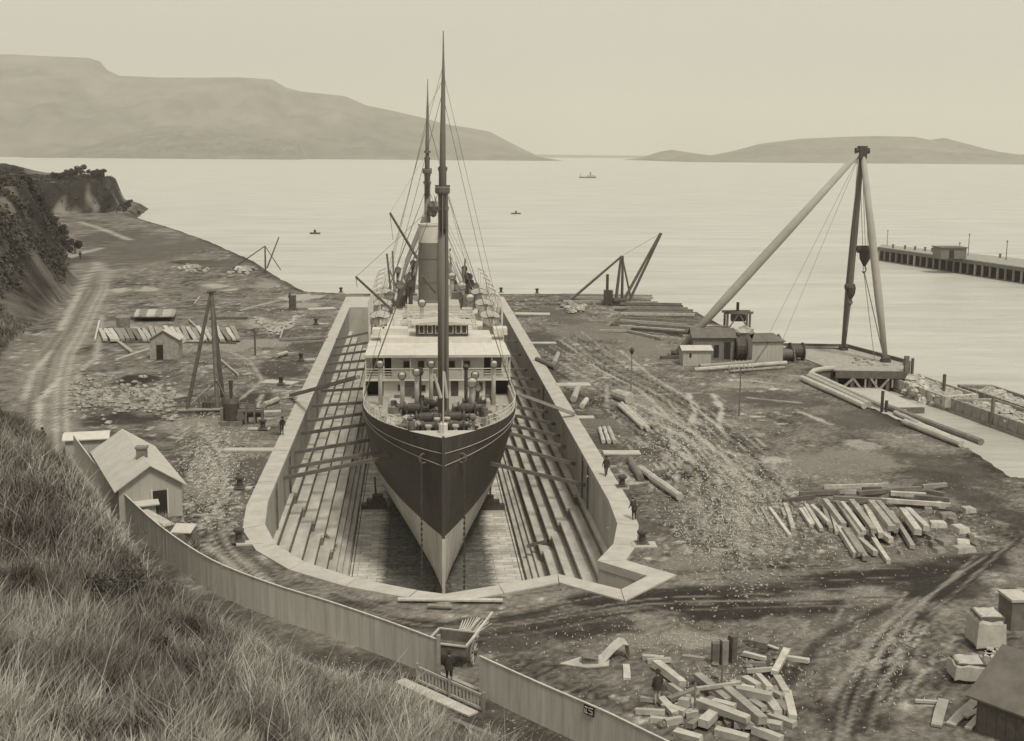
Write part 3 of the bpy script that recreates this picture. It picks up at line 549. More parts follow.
# raised house and wheelhouse
mb = MB(); mb.box((SX, 127.8, 7.08), (11.2, 5.4, .55)); mb.build('upper_platform', 'white', ship)
mb = MB(); mb.box((2.65, 127.1, 7.6), (5.3, 2.6, 1.35)); wh = mb.build('wheelhouse', 'iron', ship)
for x in (-2.1, -1.25, -.4, .9, 1.7, 2.3): win(2.65+x*.98, 125.76, 7.95, .4, .7, wh)
mb = MB(); mb.add([(-.4, 125.4, 8.95), (2.65, 125.4, 9.3), (5.7, 125.4, 8.95), (5.7, 129, 8.95), (2.65, 129, 9.3), (-.4, 129, 8.95), (-.4, 125.4, 8.87), (5.7, 125.4, 8.87), (5.7, 129, 8.87), (-.4, 129, 8.87)], [(0, 1, 4, 5), (1, 2, 3, 4), (6, 7, 2, 1, 0), (9, 5, 4, 3, 8), (6, 0, 5, 9), (7, 8, 3, 2), (9, 8, 7, 6)]); mb.build('roof', 'offwhite', wh)
for x, w in ((-4.2, 2.6), (-1.5, 1.2), (6.6, 1.4), (-5.9, 1.2)):
    mb = MB(); mb.box((SX+x, 126.9+random.random(), 7.6), (w, 1.8, .7)); mb.build('deck_locker', 'white', ship)
mb = MB()
for y, z0 in ((131, 7.1), (134.5, 7.1), (139, 7.1), (144, 7.1)):
    for z_ in (.5, .8, 1.1): mb.tube((SX-4.4, y, z0+z_), (SX+4.4, y, z0+z_), .035, n=5)
    for x in np.linspace(-4.4, 4.4, 9): mb.tube((SX+x, y, z0), (SX+x, y, z0+1.1), .035, n=5)
for s in (-1, 1):
    for z_ in (.5, .8, 1.1): mb.tube((SX+s*6.8, 125.5, 7.08+z_), (SX+s*6.8, 165, 7.08+z_), .03, n=5); mb.tube((SX+s*4.4, 131, 7.08+z_), (SX+s*4.4, 144, 7.08+z_), .03, n=5)
    for y in np.arange(125.5, 165, 1.9): mb.tube((SX+s*6.8, y, 7.08), (SX+s*6.8, y, 8.2), .03, n=5)
mb.build('boat_deck_rail', 'white', ship)
for x, y, w, l, h in ((0, 132.8, 3.2, 2.2, 1.0), (-2.8, 137, 2, 2.5, .9), (2.4, 136.8, 2.4, 2.6, .9), (0, 141.5, 4.6, 2.4, 1.2), (-3.0, 142, 1.2, 1.2, 1.3), (3.4, 141, 1.3, 1.2, 1.2)):
    mb = MB(); mb.box((SX+x, y, 7.08), (w, l, h*.6)); mb.add([(SX+x-w/2, y-l/2, 7.08+h*.6), (SX+x+w/2, y-l/2, 7.08+h*.6), (SX+x+w/2, y+l/2, 7.08+h*.6), (SX+x-w/2, y+l/2, 7.08+h*.6), (SX+x, y-l/2, 7.08+h), (SX+x, y+l/2, 7.08+h)], [(0, 1, 4), (1, 2, 5, 4), (2, 3, 5), (3, 0, 4, 5)]); sk = mb.build('skylight', 'offwhite', ship)
    mb = MB()
    for s in (-1, 1): mb.box((SX+x+s*w*.22, y-l/2-.02, 7.2), (w*.3, .05, h*.35))
    mb.build('pane', 'window_glass', sk)
mb = MB(); mb.box((SX, 150.5, 7.08), (6.2, 9, 1.3)); mb.build('engine_casing', 'offwhite', ship)
mb = MB(); mb.lathe((1.95, 150, 8.3), [(1.75, 0), (1.75, .25), (1.6, .35), (1.6, 2.5), (1.66, 2.5), (1.66, 2.62), (1.6, 2.62), (1.58, 5.3), (1.64, 5.3), (1.64, 5.4), (1.58, 5.4), (1.57, 7.2)], 28); fn = mb.build('funnel', 'funnel', ship, smooth=False)
mb = MB(); mb.lathe((1.95, 150, 15.5), [(1.572, 0), (1.57, 2.0), (1.66, 2.05), (1.66, 2.2), (1.4, 2.2), (1.4, 1.2)], 28); mb.build('funnel_top', 'white', fn)
mb = MB(); mb.tube((1.95+.95, 148.2, 8.3), (1.95+.95, 148.2, 17.2), .14, n=8); mb.build('steam_pipe', 'offwhite', fn)
mb = MB()
for a_ in (30, 150, 210, 330):
    ca, sa = math.cos(math.radians(a_)), math.sin(math.radians(a_)); mb.tube((1.95+1.6*ca, 150+1.6*sa, 15.3), (1.95+5.6*ca, 150+8*sa, 7.4), .03, n=4)
mb.build('funnel_stay', 'rope', fn)
# masts
def mast(Y, x0, z0, zc, zt, ztop, r, name, zm=None):
    mb = MB(); mb.path([(x0, Y, z0), (x0+.02, Y+.2, zt)], [r, r*.86], 14); mt = mb.build(name, 'mast', ship, smooth=True)
    mb = MB(); mb.path([(x0, Y-.35, zt-3.4), (x0+.03, Y+.3, zt+4), (x0+.1, Y+.9, ztop*.6+zt*.4+1), (x0+.12, Y+1.3, ztop-2.4), (x0+.12, Y+1.5, ztop)], [r*.62, r*.55, r*.36, r*.2, r*.1], 10); mb.build('topmast', 'mast', mt, smooth=True)
    mb = MB(); mb.tube((x0, Y+.1, zt-1.9), (x0+.02, Y+.3, zt+1.9), r*.7, n=8); mb.lathe((x0, Y+.1, zt-.4), [(r*1.25, 0), (r*1.35, .15), (r*1.35, .5), (r*1.1, .6)], 12); mb.lathe((x0, Y+.1, zt-1.8), [(r*1.15, 0), (r*1.15, .3)], 12); mb.lathe((x0+.02, Y+.3, zt+1.5), [(r*.8, 0), (r*.9, .3)], 12); mb.box((x0, Y+.1, zt+.15), (r*2.7, .25, .18)); mb.build('mast_band', 'iron_mid', mt)
    return mt
fm = mast(107, 2.33, 3.0, 0, 23.0, 36.1, .47, 'foremast'); mm = mast(180, 1.75, 4.7, 0, 23.5, 36.3, .5, 'mainmast')
mb = MB(); mb.beam((2.33+.42, 106.7, 3.6), (2.33+.36, 106.8, 22.6), .22, .18); mb.build('mast_ladder', 'mast', fm)
mb = MB()
for z_ in (21.5, 22.8, 26): mb.box((1.78, 179.9, z_), (.95, .5, .3))
mb.box((2.6, 170, 19.0), (.1, .1, .1)); mb.lump((2.55, 179, 18.2), .8, 1.3, 3); mb.build('mast_fittings', 'iron_mid', mm)
def boom(pa, pb, Y0, Y1, r=.16, mat='mast'):
    mb = MB(); mb.path([AY(*pa, Y0), AY(*pb, Y1)], [r, r*.75], 8); return mb.build('boom', mat, ship)
boom((392, 310), (356, 277), 122, 116, .14, 'iron_mid'); boom((417, 258), (390, 213), 160, 158, .2, 'iron_mid'); boom((399, 282), (424, 218), 166, 176, .38, 'mast'); boom((435, 292), (422, 276), 120, 118, .13, 'iron_mid')
boom((458, 292), (446, 258), 160, 172, .34, 'mast'); boom((466, 292), (450, 252), 160, 174, .22, 'offwhite'); boom((413, 276), (424, 232), 158, 166, .12, 'iron_mid'); boom((470, 292), (455, 262), 158, 174, .15, 'iron_mid')
boom((441, 398), (434, 374), 106, 106, .16, 'offwhite'); boom((447, 398), (444, 372), 106, 106, .14, 'offwhite'); boom((395, 300), (404, 262), 150, 164, .15, 'offwhite')
# rigging
mb = MB()
def line(p, q, r=.03, sag=0, to=None):
    p, q = V(p), V(q); pts = [p.lerp(q, t)-V((0, 0, sag*4*t*(1-t))) for t in np.linspace(0, 1, 2 if not sag else 7)]; (to or mb).path(pts, r, 4, caps=False)
for s in (-1, 1):
    for dy in (1.5, 3.2, 5.0): line((2.33+s*.4, 107, 22.6), (SX+s*6.9, 109+dy, 4.0), .022)
    line((2.35, 108, 31), (SX+s*6.9, 118, 4.0), .02); line((2.35, 108.2, 33), (SX+s*6.9, 121, 7), .018)
    for dy in (0, 2, 4, 6, 8): line((1.75+s*.4, 180, 20.3), (SX+s*6.9, 180+dy, 4.0), .035)
    line((1.8, 181, 31), (SX+s*6.9, 186, 4.0), .025); line((1.8, 181, 31), (SX+s*6.9, 176, 5.0), .02)
line((2.35, 107.8, 32), (1.85, 181, 32), .02); line((2.35, 107.5, 24), (SX, 96, 4.2), .03)
for a_, b_ in [((356, 277), (440, 200)), ((390, 213), (429, 150))]: line(AY(*a_, 116 if a_[0] == 356 else 158), AY(*b_, 107 if a_[0] == 356 else 180), .02)
line(AY(390, 213, 158), AY(393, 240, 158), .03); line(AY(356, 277, 116), AY(357, 287, 116), .03)
for k in range(5): line(AY(405+5*k, 275, 150), AY(427, 200, 180), .025)
for k in range(5): line(AY(452+7*k, 290, 150), AY(434, 195, 178), .025)
mb.build('rigging', 'rope', ship)
# ventilators
def vent(px, py, Y, zdeck, r=.33, facing=0, mat='white'):
    p = AY(px, py, Y); mb = MB(); h = max(p.z-zdeck-.1, .4)
    mb.path([(p.x, Y+.45, zdeck), (p.x, Y+.45, zdeck+h*.75), (p.x, Y+.38, zdeck+h*.92), (p.x, Y+.1, p.z+.05), (p.x, Y-.1, p.z)], [r*.62, r*.58, r*.66, r*.9, r], 12); v_ = mb.build('ventilator', mat, ship, smooth=True)
    mb = MB(); mb.path([V((p.x+r*math.cos(a_), Y-.1, p.z+r*math.sin(a_))) for a_ in np.linspace(0, 2*math.pi, 15)], .06, 5); mb.build('cowl_rim', 'iron', v_)
    mb = MB(); mb.path([(p.x, Y-.115, p.z), (p.x, Y-.12, p.z)], r*.92, 12); mb.build('cowl_mouth', 'canvas_dull', v_)
vent(380, 364, 113, 3.0); vent(402, 375.5, 110, 3.0); vent(416.6, 372, 109, 3.0); vent(431, 364, 112, 3.0); vent(475, 375, 112, 3.0); vent(472, 382.5, 109.5, 3.0, .45); vent(494, 364, 113, 3.0); vent(422, 303, 140, 7.0, .42); vent(478, 388, 110.5, 3.0, .3, mat='iron_mid')
for k, (px, py, Y) in enumerate([(400, 285, 152), (462, 286, 152), (408, 278, 158), (452, 276, 160), (390, 296, 148), (470, 298, 148), (398, 270, 168), (384, 290, 160), (476, 286, 162)]): vent(px, py, Y, 7.0, .5 if k < 6 else .4, mat='white' if k % 2 else 'iron_mid')
mb = MB(); mb.tube((SX+2.45, 112.2, 3.0), (SX+2.45, 112.2, 6.6), .16, n=8); mb.lathe((SX+2.45, 112.2, 6.6), [(.2, 0), (.3, .2), (.3, .3), (.05, .5)], 10); mb.build('stove_pipe', 'iron', ship)
mb = MB(); mb.tube((SX-1.7, 112.6, 3.0), (SX-1.7, 112.6, 6.4), .1, n=8); mb.lump((SX-1.7, 112.6, 6.4), .35, 1, 2); mb.build('lamp_post', 'iron', ship)
p = G(446, 424, 4.0); mb = MB(); mb.tube((SX+.05, 97.6, 4.0), (SX+.05, 97.6, 9.0), .08, .05, n=8); js = mb.build('jackstaff', 'white', ship); mb = MB(); mb.lathe((SX+.05, 97.6, 4.0), [(.36, 0), (.36, .7), (.28, .78)], 14); mb.build('pedestal', 'white', js)
# deck machinery
def winch(x, y, z=3.0, s=1.0, name='winch'):
    mb = MB(); mb.box((x, y, z), (1.8*s, 1.3*s, .25)); mb.tube((x-1.2*s, y, z+.75*s), (x+1.2*s, y, z+.75*s), .14*s, n=8); mb.tube((x-.5*s, y, z+.75*s), (x+.5*s, y, z+.75*s), .4*s, n=12)
    for q in (-1.15, -.7, .7, 1.15): mb.tube((x+q*s-.07, y, z+.75*s), (x+q*s+.07, y, z+.75*s), .5*s if abs(q) < 1 else .3*s, n=12)
    for q in (-.6, .6): mb.box((x+q*s, y, z+.2), (.14, 1.1*s, .75*s))
    mb.box((x-.8*s, y+.6*s, z+.2), (.35, .9*s, .35)); mb.box((x+.8*s, y+.6*s, z+.2), (.35, .9*s, .35)); return mb.build(name, 'iron', ship)
winch(SX-2.3, 108.5, s=1.1); winch(SX+2.4, 108.3, s=1.1); winch(SX-.9, 110.5); winch(SX+1.2, 104.5, s=1.1, name='windlass'); winch(SX-1.3, 104.3, s=1.1, name='windlass'); winch(SX-1.0, 101.6, s=.9, name='windlass'); winch(SX+1.3, 101.8, s=.9, name='windlass'); winch(SX+3.2, 112, s=.9)
for x, y in ((-1.1, 100.0), (1.1, 100.0), (-2.6, 103), (2.7, 103.2), (-.35, 102.8), (.5, 103)):
    mb = MB(); mb.lathe((SX+x, y, 3.0), [(.3, 0), (.2, .25), (.16, .8), (.28, .95), (.28, 1.1)], 12); mb.build('capstan', 'iron_mid' if abs(x) > 1.2 else 'offwhite', ship)
for x, y in ((-4.6, 106), (4.6, 106), (-3.3, 101.4), (3.2, 101.2), (-5.6, 110), (5.5, 110), (-1.6, 98.9), (1.7, 98.9)):
    mb = MB(); mb.box((SX+x, y, 3.0), (1.1, .4, .12))
    for q in (-.32, .32): mb.lathe((SX+x+q, y, 3.1), [(.14, 0), (.14, .5), (.19, .55), (.19, .62)], 10)
    mb.build('bitts', 'offwhite' if abs(x) > 4 else 'iron', ship)
mb = MB(); mb.box((SX-3.2, 113, 3.0), (2.6, 3, .6)); mb.build('hatch', 'canvas', ship); mb = MB(); mb.box((SX+3.6, 113.6, 3.0), (2.2, 3, .6)); mb.build('hatch', 'canvas', ship)
rr = random.Random(11)
for k in range(44):     # gear lying on the fore deck
    x = rr.uniform(-4.8, 4.8); y = rr.uniform(102.5, 114.5); 
    if abs(x) > hb(y, 4)-1.3: continue
    kind = k % 4; mb = MB()
    if kind == 0:
        for q in range(4): mb.path([(SX+x+(.55-.05*q)*math.cos(a_), y+(.55-.05*q)*math.sin(a_), 3.08+.1*q) for a_ in np.linspace(0, 2*math.pi, 13)], .06, 5)
        solo(mb, 'rope_coil', 'rope_pale' if k % 8 else 'rope', 'coil of rope lying on the fore deck of the steamer', 'rope coil', 'rope coils on the fore deck')
    elif kind == 1:
        mb.box((SX+x, y, 3.0), (.8, .7, .6), rz=rr.random()); solo(mb, 'deck_box', 'timber_mid', 'wooden box standing among gear on the fore deck', 'box', 'boxes on the fore deck')
    elif kind == 2:
        mb.lump((SX+x, y, 3.3), .75, .55, k, 9, 6); solo(mb, 'canvas_bundle', 'canvas' if k % 8 == 2 else 'canvas_dull', 'crumpled canvas bundle on the fore deck of the steamer', 'canvas bundle', 'canvas bundles on the fore deck')
    else:
        mb.lathe((SX+x, y, 3.0), [(.26, 0), (.33, .25), (.33, .55), (.26, .85)], 12); solo(mb, 'barrel', 'timber_dark', 'dark barrel standing on the fore deck of the steamer', 'barrel', 'barrels on the fore deck')
rr = random.Random(3)
for k in range(26):
    sgn = -1 if k % 2 else 1; x = SX+sgn*rr.uniform(2.2, 5.2); y = rr.uniform(146, 176); z_ = 7.08 if y < 165 else 4.7; h_ = rr.uniform(1.2, 4.2) if y < 165 else rr.uniform(3, 6.5); mb = MB()
    if k % 3 == 0: mb.path([(x, y, z_), (x, y, z_+h_*.8), (x, y-.3, z_+h_), (x, y-.6, z_+h_)], [.25, .25, .4, .45], 9); mb.build('ventilator', 'iron', ship)
    elif k % 3 == 1: mb.tube((x, y, z_), (x+rr.uniform(-1.5, 1.5), y+rr.uniform(-1, 3), z_+h_+2), .14, n=6); mb.build('boom', 'mast', ship)
    else: mb.box((x, y, z_), (rr.uniform(.8, 1.8), rr.uniform(.8, 2), h_*.5)); mb.build('deck_locker', 'iron_mid' if k % 4 else 'offwhite', ship)
winch(SX-3.8, 161, 7.08, 1.1); winch(SX+3.8, 162, 7.08, 1.1); winch(SX-3.6, 168, 4.7, 1.2); winch(SX+3.6, 168, 4.7, 1.2)
# after deckhouses seen beyond the funnel
for x, y, w, l, z_, h in ((0, 172, 7, 8, 4.7, 2.3), (0, 190, 8, 8, 4.4, 2.2), (-4.5, 158, 2.2, 5, 7.08, 1.4), (4.4, 158, 2.4, 5, 7.08, 1.6)):
    mb = MB(); mb.box((SX+x, y, z_), (w, l, h)); mb.build('deckhouse', 'offwhite' if h > 2 else 'iron_mid', ship)
mb = MB(); mb.prism([(SX-6.9, 166), (SX+6.9, 166), (SX+6.5, 198), (SX+2, 211), (SX-2, 211), (SX-6.5, 198)], 3.3, 3.7); mb.build('after_deck', 'deck', ship)
# lifeboats + davits
mb = MB(); prof = [(-3.6, .05, .55), (-3.0, .55, .25), (-1.8, .95, .06), (0, 1.1, 0), (1.8, .95, .06), (3.0, .55, .25), (3.6, .05, .55)]
vs = []; fs = []
for y, hw, zb in prof:
    for x, z_ in ((-hw, .95+.25*(abs(y)/3.6)**2), (-hw*.85, .45+zb*.5), (-hw*.35, zb*.9+.05), (0, zb), (hw*.35, zb*.9+.05), (hw*.85, .45+zb*.5), (hw, .95+.25*(abs(y)/3.6)**2)): vs.append((x, y, z_))
for i in range(6):
    for j in range(6): q = i*7+j; fs.append((q, q+1, q+8, q+7))
    fs.append((i*7+6, i*7, i*7+7, i*7+13))
mb.add(vs, fs)
lb = thing('lifeboat', 'x', 'lifeboat', (0, 0, 0), 'lifeboats along the boat deck'); bh_ = mb.build('hull', 'white', lb, smooth=False)
mb = MB(); mb.path([(1.13*math.sin(a_)*1.0, -3.6*math.cos(a_), 1.0+.2*math.cos(a_)**2) for a_ in np.linspace(0, 2*math.pi, 21)], .06, 5); mb.build('gunwale', 'iron_mid', lb)
mb = MB(); mb.add([(-1.0, -2.8, 1.05), (1.0, -2.8, 1.05), (0, -2.8, 1.3), (-1.0, 2.8, 1.05), (1.0, 2.8, 1.05), (0, 2.8, 1.3)], [(0, 2, 5, 3), (2, 1, 4, 5)]); mb.build('boat_cover', 'canvas', lb)
first = True
nm = ['foremost', 'middle', 'aftermost']
for s in (-1, 1):
    for k, y in enumerate((133.5, 144.5, 156)):
        loc = (SX+s*5.9, y, 7.75); lab = f"white lifeboat under davits, {nm[k]} of three on the {'left' if s < 0 else 'right'} side of the boat deck"
        if first: lb.location = loc; lb['label'] = lab; first = False
        else: dup(lb, loc, label=lab)
        for dy in (-2.7, 2.7):
            mb = MB(); mb.path([(SX+s*6.95, y+dy, 6.9), (SX+s*7.0, y+dy, 9.4), (SX+s*6.95, y+dy, 10.6), (SX+s*6.6, y+dy, 11.3), (SX+s*5.9, y+dy, 11.6)], .12, 6); mb.tube((SX+s*5.9, y+dy, 11.6), (SX+s*5.9, y+dy, 8.6), .03, n=4); mb.build('davit', 'white', ship)
        for dy in (-1.6, 1.6): mb = MB(); mb.box((SX+s*5.9, y+dy, 7.08), (1.4, .25, .8)); mb.build('boat_chock', 'offwhite', ship)
# ------------------------------------------------------------------ timber shores holding the ship
LS = [((364, 330), (336, 339.5)), ((363, 341), (334.5, 347.7)), ((364, 349.6), (331, 355.6)), ((361, 359.4), (328, 364)), ((361, 368), (325, 372.6)), ((359, 388), (321, 391)), ((363, 402), (312, 406)), ((362, 413), (307, 421)), ((362, 424), (301.5, 433.5)), ((363, 440), (295, 452.5)), ((367.5, 452), (288.6, 468)), ((369.6, 456.6), (284, 478))]
RS = [((501, 463), (585, 485)), ((507, 446), (575, 464)), ((511, 433), (565.6, 447)), ((513, 424), (560, 436)), ((515, 413), (555, 424)), ((513, 404), (548, 412)), ((513, 384), (540, 391)), ((513, 374), (533, 379)), ((512, 366), (527, 370)), ((511, 352), (521, 355)), ((510, 340), (517, 342))]
for s, lst in ((-1, LS), (1, RS)):
    side = 'left' if s < 0 else 'right'
    for k, (pa, pb) in enumerate(lst):
        w_ = AX(*pb, -11.15 if s < 0 else 14.55); h_ = AY(*pa, w_.y); zz = min(h_.z, 3.4); xw = SX+s*(hb(w_.y, zz)-.05)
        q = V((xw, w_.y, zz if abs(h_.x-xw) < 2.5 else w_.z+.3)); mb = MB(); mb.beam(w_, q, .3, .3)
        o = solo(mb, 'timber_shore', 'shore_wood', f'dark timber prop wedged between the {side} dock wall and the steamer hull', 'timber prop', f'timber props along the {side} side of the steamer')
for pa, pb, s in (((358, 377), (291, 395.5), -1), ((513, 392), (574, 414), 1)):
    b_ = G(pb[0], pb[1], .3); a_ = AX(*pa, SX+s*7.05); mb = MB(); mb.beam(a_, (b_.x, b_.y, .3), .4, .3); solo(mb, 'gangway_beam', 'timber_mid', f"long beam running from the {'left' if s < 0 else 'right'} coping down to the ship's side", 'beam')
for pa, pb, lab in (((318, 528), (335, 546), 'left'), ((548, 541), (528, 546), 'right')):
    a_, b_ = G(*pa, -7.4), G(*pb, -8.2); mb = MB(); mb.beam(a_, b_, .3, .3); solo(mb, 'loose_baulk', 'timber_mid', f'loose timber lying askew on the lower {lab} altars near the dock head', 'timber')
# ------------------------------------------------------------------ bollards
mb = MB(); mb.lathe((0, 0, 0), [(.38, 0), (.38, .1), (.24, .16), (.22, .6), (.36, .72), (.36, .86), (.2, .95)], 14)
bol = thing('bollard', 'x', 'bollard', (0, 0, 0), 'mooring bollards round the dock'); mb.build('post', 'iron', bol); mb = MB(); mb.box((0, 0, .0), (.9, .9, .06)); mb.build('base_plate', 'iron_mid', bol)
BL = [((622, 488), 'dark bollard on a small slab outside the right coping, near the pedestrian'), ((642, 545), 'dark bollard on the broad slab at the right corner of the dock head'), ((240, 489), 'dark bollard on a thin slab outside the left coping'), ((239, 543), 'dark bollard at the left corner of the dock head'), ((263, 430), 'low dark bollard on the slab beyond the left coping'), ((281, 385), 'dark bollard standing on the wide pale slab left of the dock'), ((301, 361), 'small bollard at the outer end of a thin slab left of the dock'), ((316, 325), 'small far bollard on the left slab near the dock entrance'), ((537, 294), 'dark bollard on the far right quay edge'), ((501, 293), 'dark bollard beside the right end of the dock entrance'), ((341, 293), 'dark bollard beside the left end of the dock entrance')]
for k, (p_, lab) in enumerate(BL):
    q = G(*p_); q.z = .12
    if k == 0: bol.location = q; bol['label'] = lab
    else: dup(bol, q, label=lab)
# ------------------------------------------------------------------ timber helpers
def balk(p, q, w, h, label, group, mat='timber', name='timber_balk', cat='timber balk', zoff=0.0, tilt=0):
    p, q = V(p), V(q); d = q-p; L_ = d.length; mb = MB(); n_ = 4; pts = []
    w_a, w_b = w*random.uniform(.88, 1.12), w*random.uniform(.82, 1.06); bend = random.uniform(-.012, .012)*L_; mb.beam((-L_/2, bend, h/2), (0, 0, h/2), w_a, h, w2=w, h2=h); mb.beam((.001, 0, h/2), (L_/2, bend*random.uniform(-1, 1), h/2), w, h, w2=w_b, h2=h*random.uniform(.85, 1))
    o = mb.build(name, mat); mid = (p+q)/2; o.location = (mid.x, mid.y, mid.z+zoff)
    o.rotation_euler = (tilt, -math.asin(max(-1, min(1, d.z/max(L_, .01)))), math.atan2(d.y, d.x)); return tag(o, label, cat, group)
def logp(p, q, r, label, group=None, mat='log_pale', name='log', cat='log', r2=None):
    p, q = V(p), V(q); mb = MB(); k = 6; pts = []; rs = []
    for i in range(k): t = i/(k-1); pts.append(p.lerp(q, t)+V((random.uniform(-.05, .05), random.uniform(-.05, .05), r))); rs.append(r+(((r2 or r)-r)*t)+random.uniform(-.02, .02))
    mb.path(pts, rs, 9); return solo(mb, name, mat, label, cat, group, base=((p.x+q.x)/2, (p.y+q.y)/2, min(p.z, q.z)))
def C(crop, pt):                           # survey sheet -> survey pixel
    x0, y0, s = crop; return (x0+pt[0]/s, y0+pt[1]/s)
# heap at the lower right
c4 = (570, 625, 4.267)
heap = [((310, 145), (400, 150), 20, 0), ((330, 165), (430, 158), 22, 0), ((365, 178), (480, 268), 32, .1), ((480, 140), (575, 152), 16, 0), ((740, 128), (835, 152), 18, .1), ((740, 172), (835, 174), 18, 0), ((755, 205), (865, 196), 18, .1),
        ((925, 118), (870, 215), 24, .1), ((925, 148), (1020, 162), 20, 0), ((545, 225), (680, 335), 26, .35), ((652, 280), (822, 425), 34, .45), ((550, 340), (762, 418), 30, .5), ((420, 328), (530, 288), 20, .2), ((540, 280), (730, 252), 14, .75), ((710, 292), (860, 322), 32, .5),
        ((680, 268), (785, 285), 22, .3), ((745, 238), (805, 272), 24, .2), ((800, 228), (850, 282), 24, .3), ((855, 292), (910, 318), 22, .2), ((922, 300), (948, 410), 28, .1), ((885, 235), (922, 300), 24, .2), ((845, 335), (888, 395), 34, .1), ((888, 345), (925, 390), 30, .1), ((772, 338), (830, 372), 26, .2),
        ((390, 328), (450, 392), 26, .1), ((280, 378), (405, 384), 22, 0), ((302, 322), (362, 330), 18, 0), ((342, 412), (462, 425), 22, 0), ((512, 442), (572, 402), 22, .1), ((568, 438), (635, 372), 34, .2), ((700, 436), (802, 442), 26, .1), ((830, 430), (905, 442), 26, 0), ((610, 338), (705, 362), 24, .3), ((850, 398), (960, 438), 26, 0),
        ((600, 302), (650, 322), 22, .2), ((470, 345), (510, 350), 34, .2), ((620, 465), (760, 500), 30, 0), ((450, 470), (560, 500), 26, 0), ((780, 460), (900, 505), 30, 0)]
for a_, b_, w_, lf in heap:
    p, q = G(*C(c4, a_), lf), G(*C(c4, b_), lf+random.uniform(-.05, .1)); w = w_/4.267/21.5*1.3
    balk(p, q, w, w*.8, 'sawn timber balk in the jumbled heap in the lower right foreground', 'jumbled timber heap, lower right', 'log_pale' if random.random() < .5 else 'timber', tilt=random.uniform(-.15, .15))
for k in range(30):
    x, y = random.uniform(440, 900), random.uniform(265, 425); a_ = random.uniform(-.9, 1.2); l_ = random.uniform(25, 75); p, q = G(*C(c4, (x-l_*math.cos(a_), y-l_*.6*math.sin(a_))), 0), G(*C(c4, (x+l_*math.cos(a_), y+l_*.6*math.sin(a_))), random.uniform(0, .15))
    balk(p, q, random.uniform(.22, .42), random.uniform(.2, .34), 'sawn timber balk in the jumbled heap in the lower right foreground', 'jumbled timber heap, lower right', random.choice(['timber', 'timber_mid', 'log_pale']), tilt=random.uniform(-.2, .2))
mb = MB()
for k, (x, y) in enumerate(((630, 168), (657, 166), (684, 158), (672, 150))):
    p = G(*C(c4, (x, y))); balk(p, p+V((.001, 0, 0)), .1, .1, '', None) if 0 else None
    mb2 = MB(); mb2.box((p.x+.12*k-.15, p.y, 0), (.36, .36, 1.2+.12*(k % 3)), rz=.25*k); solo(mb2, 'upright_balk', ['timber_dark', 'timber_mid'][k % 2], 'short dark timber stood on end at the back of the jumbled heap', 'timber post', 'upright timbers behind the heap')
p, q = G(*C(c4, (775, 62)), .3), G(*C(c4, (890, 104)), .1); balk(p, q, .18, .06, 'thin pale plank propped on a dark slab behind the heap', None, 'log_pale', 'plank', 'plank')
p, q = G(*C(c4, (770, 78))), G(*C(c4, (850, 95))); balk(p, q, .9, .35, 'broad dark slab under the thin pale plank behind the heap', None, 'timber_dark', 'timber_slab', 'slab')
for k, (x, lab) in enumerate(((640, 'taller'), (523, 'shorter'))):
    p = G(*C(c4, (x + 8, 255 if k == 0 else 375))); mb = MB(); mb.tube((p.x, p.y, 0), (p.x, p.y, 2.0 if k == 0 else 1.5), .05, n=6); solo(mb, 'stake', 'timber_mid', f'{lab} thin stake standing upright amid the jumbled timber heap', 'stake')
for k in range(40):
    p = G(*C(c4, (random.uniform(320, 960), random.uniform(150, 300) if k < 26 else random.uniform(330, 440)))); mb = MB(); r_ = random.uniform(.1, .28); mb.lump((p.x, p.y, r_*.4), r_, .7, k); solo(mb, 'stone', 'rock', 'rough stone lying among the jumbled timber heap', 'stone', 'stones round the timber heap')
# curved sheet and boat-shaped cover
mb = MB(); pts = [G(*C(c4, t)) for t in ((110, 178), (150, 168), (190, 150), (225, 140), (250, 152))]; zz = [.05, .15, .5, .75, .85]
A_ = [V((p.x, p.y, z_)) for p, z_ in zip(pts, zz)]; off = V((-.1, .95, 0))
for i in range(4): mb.add([A_[i], A_[i+1], A_[i+1]+off, A_[i]+off, A_[i]-V((0, 0, .04)), A_[i+1]-V((0, 0, .04)), A_[i+1]+off-V((0, 0, .04)), A_[i]+off-V((0, 0, .04))], [(0, 1, 2, 3), (7, 6, 5, 4), (0, 4, 5, 1), (3, 2, 6, 7)])
mb.add([A_[4], A_[4]+off, A_[4]+off+V((.1, 0, -.8)), A_[4]+V((.1, 0, -.8))], [(0, 1, 2, 3), (3, 2, 1, 0)][:1])
solo(mb, 'curved_sheet', 'log_pale', 'pale curved sheet arching over the bare ground left of the heap', 'sheet')
p = G(*C(c4, (245, 235))); q = G(*C(c4, (240, 175))); balk(p, q, .35, .12, 'short pale board lying just below the end of the curved sheet', None, 'log_pale', 'board', 'board')
p = G(*C(c4, (85, 165))); mb = MB(); mb.prism([(p.x-1.6, p.y-.1), (p.x-.2, p.y-.7), (p.x+.9, p.y-.5), (p.x+1.1, p.y+.4), (p.x, p.y+1.0)], .03, .1); solo(mb, 'canvas_sheet', 'canvas', 'flat pale canvas spread on the ground left of the curved sheet', 'canvas')
mb = MB(); mb.box((p.x, p.y, .1), (.8, .55, .28)); mb.lump((p.x, p.y, .42), .45, .4, 4); solo(mb, 'covered_bundle', 'timber_mid', 'small brown bundle sitting on the flat pale canvas', 'bundle')
